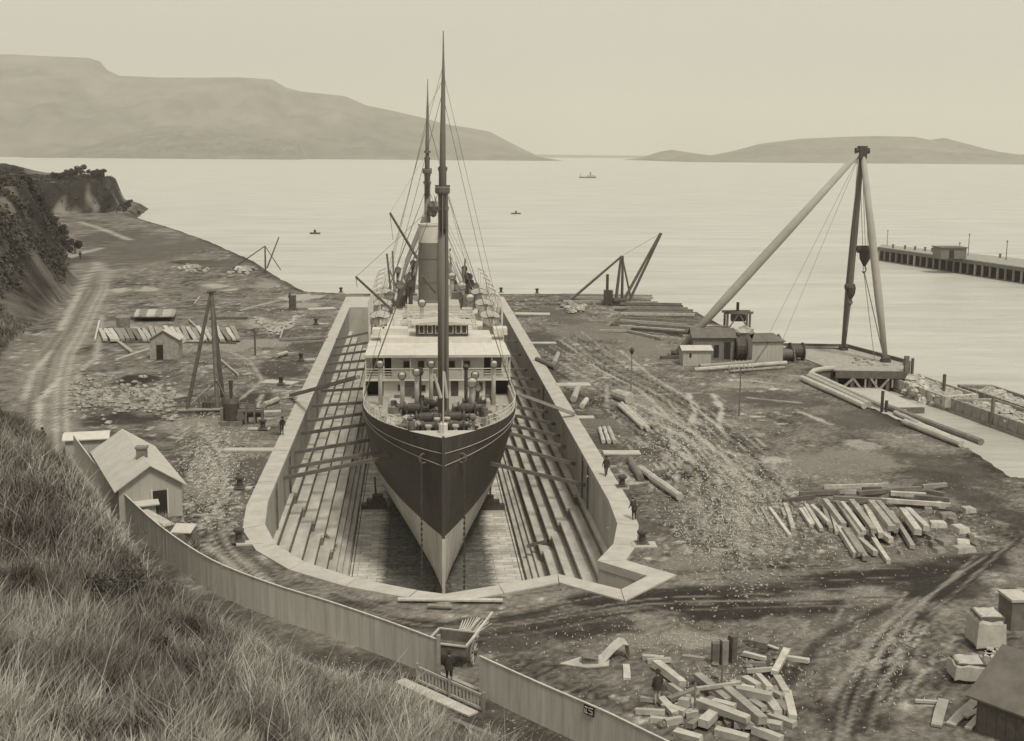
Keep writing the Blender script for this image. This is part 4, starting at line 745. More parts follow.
# big pile, right
c3 = (750, 470, 4.267)
longs = [((315, 82), (590, 72), 10, .5), ((590, 94), (730, 86), 14, .3), ((735, 80), (838, 70), 14, .3), ((210, 108), (380, 103), 12, .1), ((380, 100), (455, 102), 14, .1), ((460, 108), (595, 96), 18, .4), ((600, 108), (750, 116), 18, .3), ((355, 128), (600, 140), 16, .3), ((560, 138), (855, 158), 14, .3), ((140, 140), (275, 122), 10, 0), ((700, 122), (850, 136), 18, .3), ((750, 100), (830, 114), 18, .5), ((480, 90), (560, 88), 12, .3), ((400, 114), (640, 122), 14, .0), ((620, 150), (780, 168), 12, 0)]
for a_, b_, w_, lf in longs:
    p, q = G(*C(c3, a_), lf), G(*C(c3, b_), lf); balk(p, q, w_/4.267/15.5*1.4, .32, 'long dark balk lying crosswise at the back of the big timber pile on the right', 'long balks behind the right timber pile', random.choice(['timber', 'timber_mid', 'timber_dark']))
ns = [((45, 165), (90, 240), 9, 0), ((20, 165), (40, 200), 8, 0), ((85, 170), (170, 290), 13, 0), ((135, 172), (150, 205), 12, 0), ((150, 155), (185, 265), 16, 0), ((215, 175), (262, 245), 13, 0), ((240, 158), (305, 262), 14, .1), ((230, 170), (275, 240), 13, 0), ((265, 160), (338, 235), 14, .3), ((320, 140), (400, 245), 18, .3), ((345, 180), (372, 278), 16, 0), ((370, 145), (440, 250), 16, .4), ((400, 190), (470, 298), 22, .3), ((395, 150), (485, 275), 16, .6), ((435, 145), (530, 272), 20, .6), ((380, 255), (452, 375), 20, 0), ((400, 262), (470, 370), 18, .2), ((422, 265), (492, 388), 18, .1), ((455, 300), (532, 368), 20, .1), ((515, 290), (590, 402), 16, 0), ((520, 150), (605, 262), 26, .7), ((547, 152), (628, 250), 22, .8), ((492, 170), (560, 292), 22, .3), ((540, 270), (602, 312), 20, .2), ((600, 190), (695, 338), 17, .1), ((650, 185), (715, 278), 26, .6), ((668, 182), (752, 262), 24, .6), ((312, 165), (345, 265), 16, 0), ((700, 225), (750, 275), 24, .2), ((530, 200), (590, 290), 22, .2), ((450, 160), (500, 230), 18, .3), ((590, 215), (620, 270), 18, .2)]
for a_, b_, w_, lf in ns:
    p, q = G(*C(c3, a_), lf), G(*C(c3, b_), lf); w = w_/4.267/15.3*1.25; balk(p, q, w, min(w, .42), 'sawn balk lying side by side in the big timber pile on the right', 'side by side balks of the right timber pile', 'log_pale' if random.random() < .45 else 'timber', tilt=random.uniform(-.1, .1))
for x, y, w, l in [(800, 160, 60, 18), (840, 205, 80, 22), (930, 178, 60, 22), (800, 240, 80, 22), (740, 230, 44, 36), (895, 262, 60, 30), (910, 322, 60, 32), (910, 348, 100, 20), (815, 315, 30, 26), (805, 350, 50, 16), (760, 178, 40, 16), (840, 155, 30, 12), (860, 230, 30, 18), (780, 330, 26, 18), (940, 290, 24, 16), (960, 330, 24, 20), (700, 300, 18, 14), (640, 360, 14, 10), (770, 300, 20, 14)]:
    p = G(*C(c3, (x, y))); mb = MB(); mb.box((p.x, p.y, 0), (w/4.267/15.5, l/4.267/5.5, random.uniform(.2, .45)), rz=random.uniform(-.4, .4), taper=.85); solo(mb, 'stone_block', 'rock' if w < 60 else 'timber', 'squared block lying right of the big timber pile', 'block', 'blocks scattered right of the timber pile')
# loose logs in the middle ground
c5 = (500, 340, 3.367)
for a_, b_, r_, lab, g in [((335, 305), (347, 350), .2, 'short log, one of three side by side just outside the right coping', 'three short logs'), ((350, 303), (366, 350), .2, 'short log, one of three side by side just outside the right coping', 'three short logs'), ((365, 302), (385, 350), .2, 'short log, one of three side by side just outside the right coping', 'three short logs'),
                        ((435, 412), (472, 475), .3, 'stout dark-ended log between the walker and the longer pale log', None), ((477, 450), (608, 543), .32, 'long pale log lying alone on open ground right of the dock', None), ((400, 226), (480, 302), .22, 'slim log in the trio lying in the middle of the right yard', 'trio of slim logs in the yard'), ((408, 222), (500, 310), .25, 'slim log in the trio lying in the middle of the right yard', 'trio of slim logs in the yard'), ((425, 228), (500, 296), .2, 'slim log in the trio lying in the middle of the right yard', 'trio of slim logs in the yard'),
                        ((262, 170), (247, 210), .35, 'short pale log lying beyond the slab outside the right coping', None), ((292, 210), (275, 232), .3, 'stubby pale log just nearer than the other short one', None), ((197, 52), (182, 84), .28, 'short log leaning out of a hollow near the right coping', None), ((125, 72), (185, 100), .3, 'dark log lying by the hollow near the right coping', None), ((385, 196), (435, 216), .5, 'thick pale slab of log at the head of the slim trio', None), ((395, 192), (440, 205), .45, 'second thick pale slab resting behind the first, above the slim trio', None), ((450, 262), (520, 300), .2, 'dark log lying right of the slim trio', None),
                        ((600, 150), (600, 151), .01, '', None)][:-1]:
    logp(G(*C(c5, a_)), G(*C(c5, b_)), r_, lab, g, 'timber_mid' if 'dark' in lab else 'log_pale')
for a_, b_, lab in [((178, 406), (171, 409), None)][:0]: pass
logp(G(197, 406), G(180, 413), .0001+.2, 'short log lying in front of the small hut yard left of the windlass', None) if 0 else None
logp(G(264, 408), G(278, 402), .3, 'short pale log lying near the slab left of the dock, beyond the windlass')
logp(G(277, 358), G(287, 355), .3, 'short pale log lying beside the thin slab in the left yard')
# rails of logs by the slip
c6 = (790, 340, 4.655)
for a_, b_, r_, z_, lab in [((55, 190), (345, 322), .34, 0, 'nearest of the long pale logs edging the slip'), ((85, 183), (368, 316), .34, 0, 'second of the long pale logs edging the slip'), ((105, 172), (430, 318), .3, .25, 'topmost long pale log edging the slip'), ((440, 322), (890, 492), .34, -.6, 'very long log running down the water edge of the slip'), ((488, 352), (600, 405), .28, 0, 'short log between the mooring post and the pair of logs'), ((535, 397), (798, 500), .33, 0, 'nearer log of the pale pair at the slip mouth'), ((600, 408), (745, 470), .3, 0, 'farther log of the pale pair at the slip mouth')]:
    logp(G(*C(c6, a_), z_), G(*C(c6, b_), z_), r_, lab, mat='log_pale' if 'very' not in lab else 'timber_mid')
for (x, y), h, lab in (((427, 335), 2.2, 'taller mooring post at the slip edge by the log ends'), ((447, 335), 1.2, 'shorter mooring post at the slip edge by the log ends')):
    p = G(*C(c6, (x, y))); mb = MB(); mb.tube(p, p+V((0, 0, h)), .17, n=8); solo(mb, 'mooring_post', 'iron', lab, 'post')
# curved basin wall and wharf platform
wharf = thing('wharf', 'timber wharf platform under the sheer legs with braced front over the slip', 'wharf', (55, 150, SEAZ))
mb = MB(); arc = [G(*C(c6, t)) for t in ((100, 178), (95, 165), (110, 150), (150, 142), (205, 138))]
mb.path([(p.x, p.y, .2) for p in arc], .3, 8); mb.build('kerb', 'concrete', wharf)
mb = MB()
for a_, b_ in zip(arc[:-1], arc[1:]): mb.add([(a_.x, a_.y, .1), (b_.x, b_.y, .1), (b_.x, b_.y, -4), (a_.x, a_.y, -4)], [(0, 1, 2, 3), (3, 2, 1, 0)][:1])
mb.build('basin_wall', 'timber_dark', wharf)
wl = G(*C(c6, (210, 145))); wr = G(*C(c6, (540, 150)))
mb = MB(); mb.prism([(wl.x, wl.y), (wr.x, wr.y), (62.0, 153), (59.6, 166), (51, 167.5), (50.2, 156)], -.1, .12); mb.build('deck', 'timber', wharf)
mb = MB(); mb.beam((wl.x, wl.y-.15, -.35), (wr.x, wr.y-.15, -.35), .4, .9); mb.beam((58.9, 166.1, .35), (62.1, 152.6, .35), .35, .45); mb.beam((50.5, 167.4, .3), (59, 166.2, .3), .3, .35); mb.build('edge_beam', 'timber_dark', wharf)
for t in (.02, .25, .5, .75, .98):
    p = wl.lerp(wr, t); mb = MB(); mb.box((p.x, p.y+.1, -4.5), (.45, .45, 3.8)); mb.build('pile', 'timber_dark', wharf)
mb = MB()
for t0, t1 in ((.08, .25), (.38, .25), (.62, .5), (.62, .75)):
    p, q = wl.lerp(wr, t0), wl.lerp(wr, t1); mb.beam((p.x, p.y-.3, -2.2), (q.x, q.y-.3, -.8), .25, .25)
for t in (.42, .57, .8): p = wl.lerp(wr, t); mb.beam((p.x, p.y-.35, -1.9), (p.x, p.y-.35, -.9), .2, .2)
mb.build('brace', 'timber', wharf)
mb = MB(); mb.box((wr.x, wr.y, -.3), (.5, .5, 2.3)); mb.box((wr.x+.6, wr.y+.8, -.3), (.35, .35, 1.6)); mb.build('corner_post', 'timber_dark', wharf)
for k in range(20): mb = MB(); p = V((random.uniform(55, 60.5), random.uniform(150.5, 156), .15)); mb.box((p.x, p.y, .12), (random.uniform(.2, 1), random.uniform(.15, .5), random.uniform(.05, .2)), rz=random.random()*3); solo(mb, 'timber_offcut', 'timber', 'small timber offcut lying on the wharf edge by the legs', 'offcut', 'offcuts on the wharf edge')
# raft in the slip
pr_ = [G(*C(c6, t), SEAZ+.5) for t in ((215, 225), (300, 212), (400, 215), (470, 245), (620, 318), (500, 325), (420, 300))]
mb = MB(); mb.prism([(p.x, p.y) for p in pr_], SEAZ-.3, SEAZ+.5); rf = thing('raft', 'pale flat timber raft floating in the slip under the wharf front', 'raft', (pr_[0].x, pr_[0].y, SEAZ)); mb.build('deck', 'offwhite', rf)
mb = MB(); a_, b_ = G(*C(c6, (488, 324)), SEAZ+.4), G(*C(c6, (620, 322)), SEAZ+.4); mb.beam((a_.x, a_.y-.2, SEAZ+.3), (b_.x, b_.y-.2, SEAZ+.3), .4, .7); mb.build('end_beam', 'timber_dark', rf)
# stone barges
def barge(pts, zt, label, seed):
    z0 = SEAZ-.3; P = [V((t[0], t[1], zt)) for t in pts]; ctr = sum(P, V((0, 0, 0)))/len(P); t = thing('stone_barge', label, 'barge', (ctr.x, ctr.y, SEAZ))
    mb = MB(); N_ = len(P)
    inn = [p+(ctr-p).normalized()*.7 for p in P]
    mb.add([(p.x, p.y, zt) for p in P]+[(p.x, p.y, z0) for p in P]+[(p.x, p.y, zt) for p in inn]+[(p.x, p.y, zt-.9) for p in inn],
           [(i, (i+1) % N_, N_+(i+1) % N_, N_+i) for i in range(N_)]+[(i, 2*N_+i, 2*N_+(i+1) % N_, (i+1) % N_) for i in range(N_)]+[(2*N_+i, 3*N_+i, 3*N_+(i+1) % N_, 2*N_+(i+1) % N_) for i in range(N_)]+[tuple(range(3*N_, 4*N_))])
    mb.build('hull', 'timber', t)
    mb = MB()
    for i in range(N_):
        a_, b_ = P[i], P[(i+1) % N_]; k_ = int((b_-a_).length/1.6); out = (a_+b_)/2-ctr; out.z = 0; out = out.normalized()*.06
        for q in range(k_): p = a_.lerp(b_, (q+.5)/k_)+out; mb.box((p.x, p.y, z0+.3), (.12, .12, zt-z0-.3))
        mb.beam(V((a_.x, a_.y, z0+.4))+out, V((b_.x, b_.y, z0+.4))+out, .2, .5)
    mb.build('fender', 'timber_mid', t)
    rr = random.Random(seed); mb = MB(); o_ = P[0]; u, v = P[1]-P[0], P[-1]-P[0]
    for k in range(110):
        a_, b_ = rr.uniform(.08, .92), rr.uniform(.12, .88); p = o_+u*a_+v*b_; mb.lump((p.x, p.y, zt-.6+rr.random()*.35), rr.uniform(.4, .9), .4, rr.random())
    mb.build('stone_load', 'rubble', t); return t
b0, b1, b2 = G(882, 386.5, SEAZ), G(947, 411.5, SEAZ), G(1040, 446, SEAZ); bd = (b1-b0).normalized(); bn = V((-bd.y, bd.x, 0)); bn = bn if bn.x > 0 else -bn
q4 = lambda a_, b_, o_, w_: [tuple(p[:2]) for p in (a_+bn*o_, b_+bn*o_, b_+bn*(o_+w_)-bd*.8, a_+bn*(o_+w_)+bd*.8)]
barge(q4(b0, b1-bd*.5, 0, 4.6), -.9, 'stone-filled barge nearest the wharf, closest to the viewer in its row', 1)
barge(q4(b1+bd*.3, b2, .2, 4.8), -.9, 'stone-filled barge at the mouth of the slip, nearest the right edge', 2)
barge(q4(b0+bd*8, b1+bd*8, 5.6, 4.0), -.9, 'low outer stone barge lying behind the nearest barge', 3)
mb = MB()
for k in range(240):
    t = random.random(); p = G(*C(c6, (555+200*t+random.uniform(-25, 25), 150+60*t+random.uniform(-14, 18)))); rz_ = random.uniform(.35, .8); mb.lump((p.x, p.y, SEAZ+.1+1.9*(1-t)*random.random()), rz_, .7, k)
tag(mb.build('rubble_mound', 'rubble'), 'rubble stone mound in the sea beyond the barges', 'rubble', kind='stuff')
for (x, y), lab in (((532, 120), 'dark post at the corner where the wharf meets the rubble'), ((570, 118), 'thin post standing on the rubble beyond the wharf'), ((718, 195), 'stump post at the far end of the rubble mound'), ((945, 300), 'thin post on the outer side of the right-hand barge')):
    p = G(*C(c6, (x, y))); mb = MB(); mb.tube((p.x, p.y, SEAZ), (p.x, p.y, .9), .2, n=7); solo(mb, 'marker_post', 'timber_dark', lab, 'post')
# ------------------------------------------------------------------ sheer legs
apex = V((57.1, 158.5, 26.9)); sl = thing('sheer_legs', 'huge three-legged timber sheer legs crane at the wharf edge', 'crane', (57, 158, 0))
def bigleg(base, mat, r): mb = MB(); b_ = V(base); mb.path([b_, b_.lerp(apex, .3), b_.lerp(apex, .6), apex], [r*.6, r, r*.95, r*.6], 12); return mb.build('leg', mat, sl, smooth=True)
bigleg((33.7, 158.7, .4), 'spar', .62); bigleg((57.7, 163.3, .4), 'mast', .5); bigleg((59.8, 153.4, .4), 'spar', .52)
mb = MB(); mb.box((57.1, 158.5, 25.7), (1.0, 1.0, 1.6)); mb.tube((56.2, 158.5, 26.7), (58, 158.5, 26.7), .4, n=10); mb.build('head', 'iron', sl)
for p, q in (((33.7, 158.7, 0), (1.8, 1.0)), ((57.7, 163.3, .1), (1.0, 1.0)), ((59.8, 153.4, .1), (1.1, 1.0))):
    mb = MB(); mb.box(p, (q[0], q[1], .35)); mb.tube((p[0]-.5, p[1], .6), (p[0]+.5, p[1], .6), .3, n=8); mb.build('shoe', 'iron', sl)
mb = MB(); mb.beam((31.5, 157.5, .2), (37.5, 158, .2), .5, .35); mb.build('slide_beam', 'timber_dark', sl)
pa = AY(865, 256, 158); pb = AY(851, 292, 158.5)
for p, s_ in ((pa, 1.1), (pb, .85)):
    mb = MB(); mb.path([(p.x, p.y, p.z+1.2*s_), (p.x, p.y, p.z+.7*s_), (p.x, p.y, p.z-.3*s_), (p.x, p.y, p.z-1.2*s_)], [.3*s_, .75*s_, .65*s_, .15*s_], 8); mb.tube((p.x-.95*s_, p.y, p.z+.8*s_), (p.x+.5*s_, p.y, p.z+.8*s_), .45*s_, n=10); mb.path([(p.x, p.y, p.z-1.1*s_), (p.x+.25, p.y, p.z-1.6*s_), (p.x, p.y, p.z-2.1*s_), (p.x-.25, p.y, p.z-1.8*s_)], .09, 5); mb.build('pulley_block', 'iron', sl)
mb = MB()
for d_ in (-.35, 0, .35): line(apex+V((d_, 0, -.5)), pa+V((d_, 0, 1)), .035, to=mb); line(apex+V((d_-.2, 0, -.5)), pb+V((d_*.7, 0, .9)), .035, to=mb)
line(pa+V((0, 0, -2)), V((59.4, 153.2, 1.0)), .07, to=mb); line(pb+V((0, 0, -1.8)), V((pb.x-.3, pb.y, pb.z-5)), .09, to=mb); line(pa-V((.2, 0, 1.2)), V((58.6, 154, .3)), .04, to=mb)
line(apex, (47.6, 166, .8), .022, to=mb); line(apex, (49.6, 165, .8), .022, to=mb)
mb.build('tackle', 'rope', sl)
# ------------------------------------------------------------------ sheds round the sheer legs winch
c7 = (660, 290, 6.4)
def shed(name, label, cat, c0, u, L_, W_, h, rise, wm, rm, door=None, windows=(), hip=0, over=.25, boards=True):
    # c0: near-left corner, u: unit direction of the front (length L_); depth W_ away; ridge along the front
    c0 = V((c0[0], c0[1], c0[2] if len(c0) > 2 else 0)); u = V((u[0], u[1], 0)).normalized(); v = V((-u.y, u.x, 0)); t = thing(name, label, cat, c0)
    P = lambda a_, b_, z_: c0+u*a_+v*b_+V((0, 0, z_))
    mb = MB(); mb.add([P(0, 0, 0), P(L_, 0, 0), P(L_, W_, 0), P(0, W_, 0), P(0, 0, h), P(L_, 0, h), P(L_, W_, h), P(0, W_, h), P(0, W_/2, h+rise), P(L_, W_/2, h+rise)], [(0, 1, 5, 4), (1, 2, 6, 9, 5), (2, 3, 7, 6), (3, 0, 4, 8, 7)]); wl_ = mb.build('wall', wm, t)
    mb = MB(); 
    for s_ in (0, 1):
        b0 = -over if s_ == 0 else W_+over; e0, e1 = P(-over, b0, h-rise*over/(W_/2)), P(L_+over, b0, h-rise*over/(W_/2)); r0, r1 = P(-over+hip, W_/2, h+rise), P(L_+over-hip, W_/2, h+rise); d_ = V((0, 0, .09))
        q = [e0+V((0,0,.01)), e1+V((0,0,.01)), r1+V((0,0,.01)), r0+V((0,0,.01))]; mb.add(q+[x_+d_ for x_ in q], [(4, 5, 6, 7) if s_ == 0 else (7, 6, 5, 4), (3, 2, 1, 0), (0, 1, 5, 4), (1, 2, 6, 5), (3, 0, 4, 7)])
    rf_ = mb.build('roof', rm, t)
    if boards:
        mb = MB(); k_ = int(L_/.45)
        for i in range(k_+1): a_ = i*L_/k_; mb.beam(P(a_, -.012, .02), P(a_, -.012, h-.05), .05, .03, up=v)
        k_ = int(W_/.45)
        for i in range(k_+1):
            b_ = i*W_/k_; hh = h+rise*(1-abs(b_-W_/2)/(W_/2))-.1
            for e_ in (L_+.012, -.012): mb.beam(P(e_, b_, .02), P(e_, b_, hh), .05, .03, up=u)
        mb.build('batten', wm, wl_)
    if door:
        side, a_, w_, hh = door; mb = MB()
        if side == 'front': mb.beam(P(a_, -.03, 0), P(a_, -.03, hh), w_, .06, up=v)
        else: mb.beam(P(L_+.03, a_, 0), P(L_+.03, a_, hh), w_, .06, up=u)
        mb.build('door', 'black', t)
    for side, a_, z_, w_, hh in windows:
        mb = MB()
        if side == 'front': mb.beam(P(a_, -.03, z_), P(a_, -.03, z_+hh), w_, .06, up=v)
        elif side == 'left': mb.beam(P(-.03, a_, z_), P(-.03, a_, z_+hh), w_, .06, up=u)
        else: mb.beam(P(L_+.03, a_, z_), P(L_+.03, a_, z_+hh), w_, .06, up=u)
        mb.build('window', 'black', t)
    return t, P
p0 = G(683, 366)
shed('store_box', 'small pale boxy hut with a vent, in front of the engine shed', 'hut', (p0.x, p0.y, 0), (1, -.02), 3.5, 2.6, 2.0, .35, 'wall_pale', 'roof_pale', windows=[('front', .9, 1.1, .25, .5)])
t, P = shed('engine_shed', 'dark boarded engine shed behind the pale boxy hut', 'shed', (35.5, 156.3, 0), (1, -.05), 5.3, 3.4, 3.0, .9, 'timber_mid', 'roof_dark', windows=[('front', 4.4, .2, .8, 2.2), ('front', 3.0, .4, .6, 1.6), ('right', 1.2, .2, .8, 2.0)])
mb = MB(); mb.tube((40.95, 156.4, 1.5), (43.0, 156.4, 1.6), 1.5, n=18); w_ = thing('steam_boiler', 'large dark horizontal drum between the engine shed and the pale box', 'boiler', (42, 156.4, 0)); mb.build('drum', 'iron', w_)
mb = MB()
for x in (41.1, 41.6, 42.1, 42.6, 42.95): mb.path([(x, 156.4+1.52*math.cos(a_), 1.55+1.52*math.sin(a_)) for a_ in np.linspace(0, 2*math.pi, 19)], .06, 5)
mb.build('hoop', 'iron_mid', w_)
mb = MB(); mb.lump((42.6, 158.5, 3.2), 1.4, .6, 5, 11, 7); mb.lump((43.6, 158.2, 2.7), 1.1, .6, 8, 11, 7); solo(mb, 'canvas_cover', 'canvas', 'crumpled pale canvas thrown over machinery behind the drum', 'canvas')
gt = thing('gantry', 'dark timber gantry frame behind the canvas and drum', 'gantry', (43.5, 161, 0))
mb = MB()
for x in (40.9, 43.9):
    for y in (160.5, 162): mb.box((x, y, 0), (.25, .25, 5.5))
mb.beam((40.5, 160.5, 5.6), (44.3, 160.5, 5.6), .3, .3); mb.beam((40.5, 162, 5.6), (44.3, 162, 5.6), .3, .3); mb.beam((40.9, 160.5, 3.2), (42.4, 160.5, 5.5), .15, .15); mb.beam((43.9, 160.5, 3.2), (42.4, 160.5, 5.5), .15, .15); mb.build('frame', 'timber_dark', gt)
mb = MB(); mb.tube((41.6, 161.2, 4.9), (43.4, 161.2, 4.9), .55, n=12); mb.tube((42.4, 161.2, 5.4), (42.4, 161.2, 6.9), .2, n=8); mb.build('winding_gear', 'iron', gt)
mb = MB(); mb.tube((37, 162, 3.7), (41.4, 161, 3.7), .12, n=7); solo(mb, 'pipe', 'log_pale', 'pale level pole running from the gantry to the big back leg', 'pole')
p0 = G(752, 364)
t, P = shed('machine_box', 'pale hip-topped box shed at the right end of the machinery group', 'shed', (p0.x, p0.y, 0), (1, .06), 4.0, 3.6, 2.9, .7, 'wall_pale', 'roof_dark', hip=1.0)
mb = MB(); mb.beam(P(.3, -.04, .1), P(2.1, -.04, 2.8), .16, .06, up=(0, 1, 0)); mb.beam(P(-.1, -.04, 2.8), P(4.1, -.04, 2.8), .16, .06, up=(0, 1, 0)); mb.build('brace', 'timber_mid', t)
for k, (px, py, r_, lab) in enumerate([(786, 361, .9, 'smaller paler winch drum next to the pale hip-topped box'), (796, 360, 1.15, 'larger dark winch drum right of the smaller one')]):
    p = G(px, py); t = thing('winch_drum', lab, 'winch', (p.x, p.y, 0)); mb = MB(); mb.tube((p.x-.8, p.y, r_), (p.x+.8, p.y, r_), r_*.75, n=14); mb.tube((p.x-.9, p.y, r_), (p.x-.75, p.y, r_), r_, n=16); mb.tube((p.x+.75, p.y, r_), (p.x+.9, p.y, r_), r_, n=16); mb.build('drum', 'iron_mid' if k == 0 else 'iron', t)
    mb = MB(); mb.box((p.x-1.0, p.y, 0), (.15, 1.2, r_)); mb.box((p.x+1.0, p.y, 0), (.15, 1.2, r_)); mb.build('stand', 'timber_mid', t)
logp(G(694, 372), G(786, 365), .28, 'long pale log in front of the machinery sheds, nearest the viewer'); logp(G(700, 368), G(752, 364), .25, 'pale log just behind the nearest one by the machinery sheds'); logp(G(730, 373), G(784, 369), .2, 'dark log tucked under the right end of the long pale log', mat='timber_mid')
balk(G(800, 349), G(845, 350), .3, .3, 'dark beam edging the quay between the winch drums and the wharf', None, 'timber_dark')
# ------------------------------------------------------------------ lamps / poles
def lamp(px, py, h, label, arm):
    p = G(px, py); t = thing('lamp_post', label, 'lamp post', (p.x, p.y, 0)); mb = MB(); mb.tube((p.x, p.y, 0), (p.x, p.y, h), .09, .06, n=7); mb.build('post', 'timber_mid', t)
    mb = MB()
    if arm: 
        mb.beam((p.x-1.3, p.y, h), (p.x+1.3, p.y, h), .12, .12); mb.beam((p.x-.8, p.y, h+.5), (p.x+.8, p.y, h+.5), .1, .1)
        for d_ in (-1.2, -.7, -.2, .3, .8, 1.2): mb.tube((p.x+d_, p.y, h), (p.x+d_*.8, p.y, h+.65), .05, n=5); mb.tube((p.x+d_, p.y, h), (p.x+d_, p.y, h-.35), .1, .04, n=6)
        mb.build('crossarm', 'offwhite', t)
    else: mb.lathe((p.x, p.y, h-.1), [(.12, 0), (.26, .35), (.3, .45), (.08, .75)], 8); mb.build('lantern', 'iron', t)
lamp(631, 391, 4.3, 'thin post with a dark lantern in the yard near the dock', False); lamp(739, 416, 5.1, 'thin pole with a pale crossarm of fittings before the machinery sheds', True)
# ------------------------------------------------------------------ tripods and derrick cranes
def spars(name, label, lst, cat='crane', base=None):
    t = thing(name, label, cat, base or lst[0][1]); 
    for nm_, p, q, r_, m_ in lst: mb = MB(); mb.path([p, V(p).lerp(V(q), .5), q], [r_, r_*.95, r_*.75], 8); mb.build(nm_, m_, t)
    return t
top = V((-20.6, 128, 12.1))
d1 = spars('tripod_derrick', 'tall dark timber tripod derrick in the left yard', [('leg', (-23.0, 125.6, .4), top, .2, 'timber_dark'), ('leg', (-20.1, 126.2, .4), top, .22, 'timber_dark'), ('leg', (-19.6, 127.4, .2), top, .2, 'timber_dark'), ('leg', (-20.8, 134, 0), top, .18, 'timber_dark'), ('sill', (-23.9, 125.4, .25), (-18.6, 126.0, .25), .2, 'timber_mid'), ('brace', (-22.9, 125.7, .6), (-20.6, 129, 2.6), .13, 'timber_mid'), ('brace', (-20.1, 126.3, 3.2), (-19.5, 127.4, 1.2), .1, 'timber_mid'), ('crossbar', (-21.0, 127.8, 12.0), (-20.1, 127.8, 12.1), .22, 'timber_dark')], base=(-21.3, 126, 0))
p = G(192, 413); mb = MB()
for k in range(5): mb.beam((p.x+.7+.3*k, p.y+.3, .4), (p.x+.6+.3*k, p.y+.4, 1.6+.2*(k % 2)), .12)
mb.box((p.x+1.7, p.y+1.2, 0), (1.6, .8, .9)); mb.build('winch_frame', 'timber_dark', d1)
mb = MB(); line(top, (-22.6, 126, 1.5), .025, to=mb); line(top, (-19.8, 127, 1.5), .025, to=mb); mb.build('rope', 'rope', d1)
p = G(232, 424); t = thing('donkey_engine', 'dark upright steam donkey boiler with a chimney beside the tall tripod', 'steam engine', (p.x, p.y, 0))
mb = MB(); mb.lathe((p.x, p.y, .4), [(.75, 0), (.75, 1.7), (.55, 2.0), (.2, 2.15)], 16); mb.build('boiler', 'iron', t); mb = MB(); mb.tube((p.x, p.y, 2.4), (p.x, p.y, 4.2), .16, n=10); mb.tube((p.x, p.y, 4.0), (p.x, p.y, 4.3), .22, n=10); mb.build('chimney', 'iron', t)
mb = MB(); mb.box((p.x, p.y, 0), (2.2, 1.8, .4)); mb.box((p.x-.9, p.y, .4), (.3, .8, 1.2)); mb.build('bed', 'timber_dark', t); mb = MB(); mb.tube((p.x+.9, p.y-.6, .8), (p.x+.9, p.y+.6, .8), .4, n=12); mb.build('flywheel', 'iron_mid', t)
p = G(251, 424); t = thing('windlass_frame', 'dark timber windlass frame right of the donkey boiler', 'windlass', (p.x, p.y, 0)); mb = MB()
for dx in (-1.1, -.4, .4, 1.1):
    for dy in (-.4, .7): mb.box((p.x+dx, p.y+dy, 0), (.16, .16, 1.5+.5*(abs(dx) < 1)))
mb.beam((p.x-1.2, p.y-.4, 1.4), (p.x+1.2, p.y-.4, 1.4), .14); mb.beam((p.x-1.2, p.y+.7, 1.4), (p.x+1.2, p.y+.7, 1.4), .14); mb.build('frame', 'timber_dark', t); mb = MB(); mb.tube((p.x-1, p.y+.15, 1.0), (p.x+1, p.y+.15, 1.0), .35, n=10); mb.build('drum', 'iron', t)
t2 = AY(265, 246, 277)
spars('far_derrick', 'small distant derrick crane with a slanting jib on the left shore', [('post', (-32.7, 276.6, 0), t2, .2, 'timber_dark'), ('stay', (-41, 285, 0), t2, .14, 'timber_dark'), ('jib', AY(267, 268, 277), AY(279, 237, 277), .17, 'timber_dark'), ('stay', (-30, 282, 0), t2, .1, 'timber_dark')], base=(-32.7, 276.6, 0))
tm = AY(622, 256, 216); jb = AY(661, 233, 216)
d3 = spars('jib_crane', 'dark timber derrick crane with a long raised jib at the far timber stacks', [('post', (35.0, 216, .5), tm+V((-.15, 0, 0)), .28, 'timber_dark'), ('post', (36.1, 216, .5), tm+V((.15, 0, 0)), .25, 'timber_dark'), ('stay', (27.3, 219.5, .3), tm, .24, 'timber_mid'), ('stay', (38.6, 221, .3), tm, .2, 'timber_mid'), ('jib', (36.3, 215.6, .8), jb+V((-.1, 0, 0)), .25, 'timber_dark'), ('jib', (37.4, 215.8, .8), jb+V((.1, 0, 0)), .25, 'timber_dark')], base=(35.5, 216, 0))
mb = MB(); mb.box((33.6, 215.6, 0), (1.4, 1.6, 2.6)); mb.tube((33.4, 215.6, 2.6), (33.4, 215.6, 5.4), .25, n=8); mb.build('boiler', 'iron', d3)
mb = MB(); mb.tube((34.4, 215.0, .8), (36.6, 215.0, .8), .55, n=12); mb.box((35.5, 215.3, 0), (3.5, 2, .4)); mb.build('winch', 'iron', d3)
mb = MB(); line(tm, jb, .03, to=mb); line(jb, (36.8, 215.6, 1), .025, to=mb); mb.build('rope', 'rope', d3)
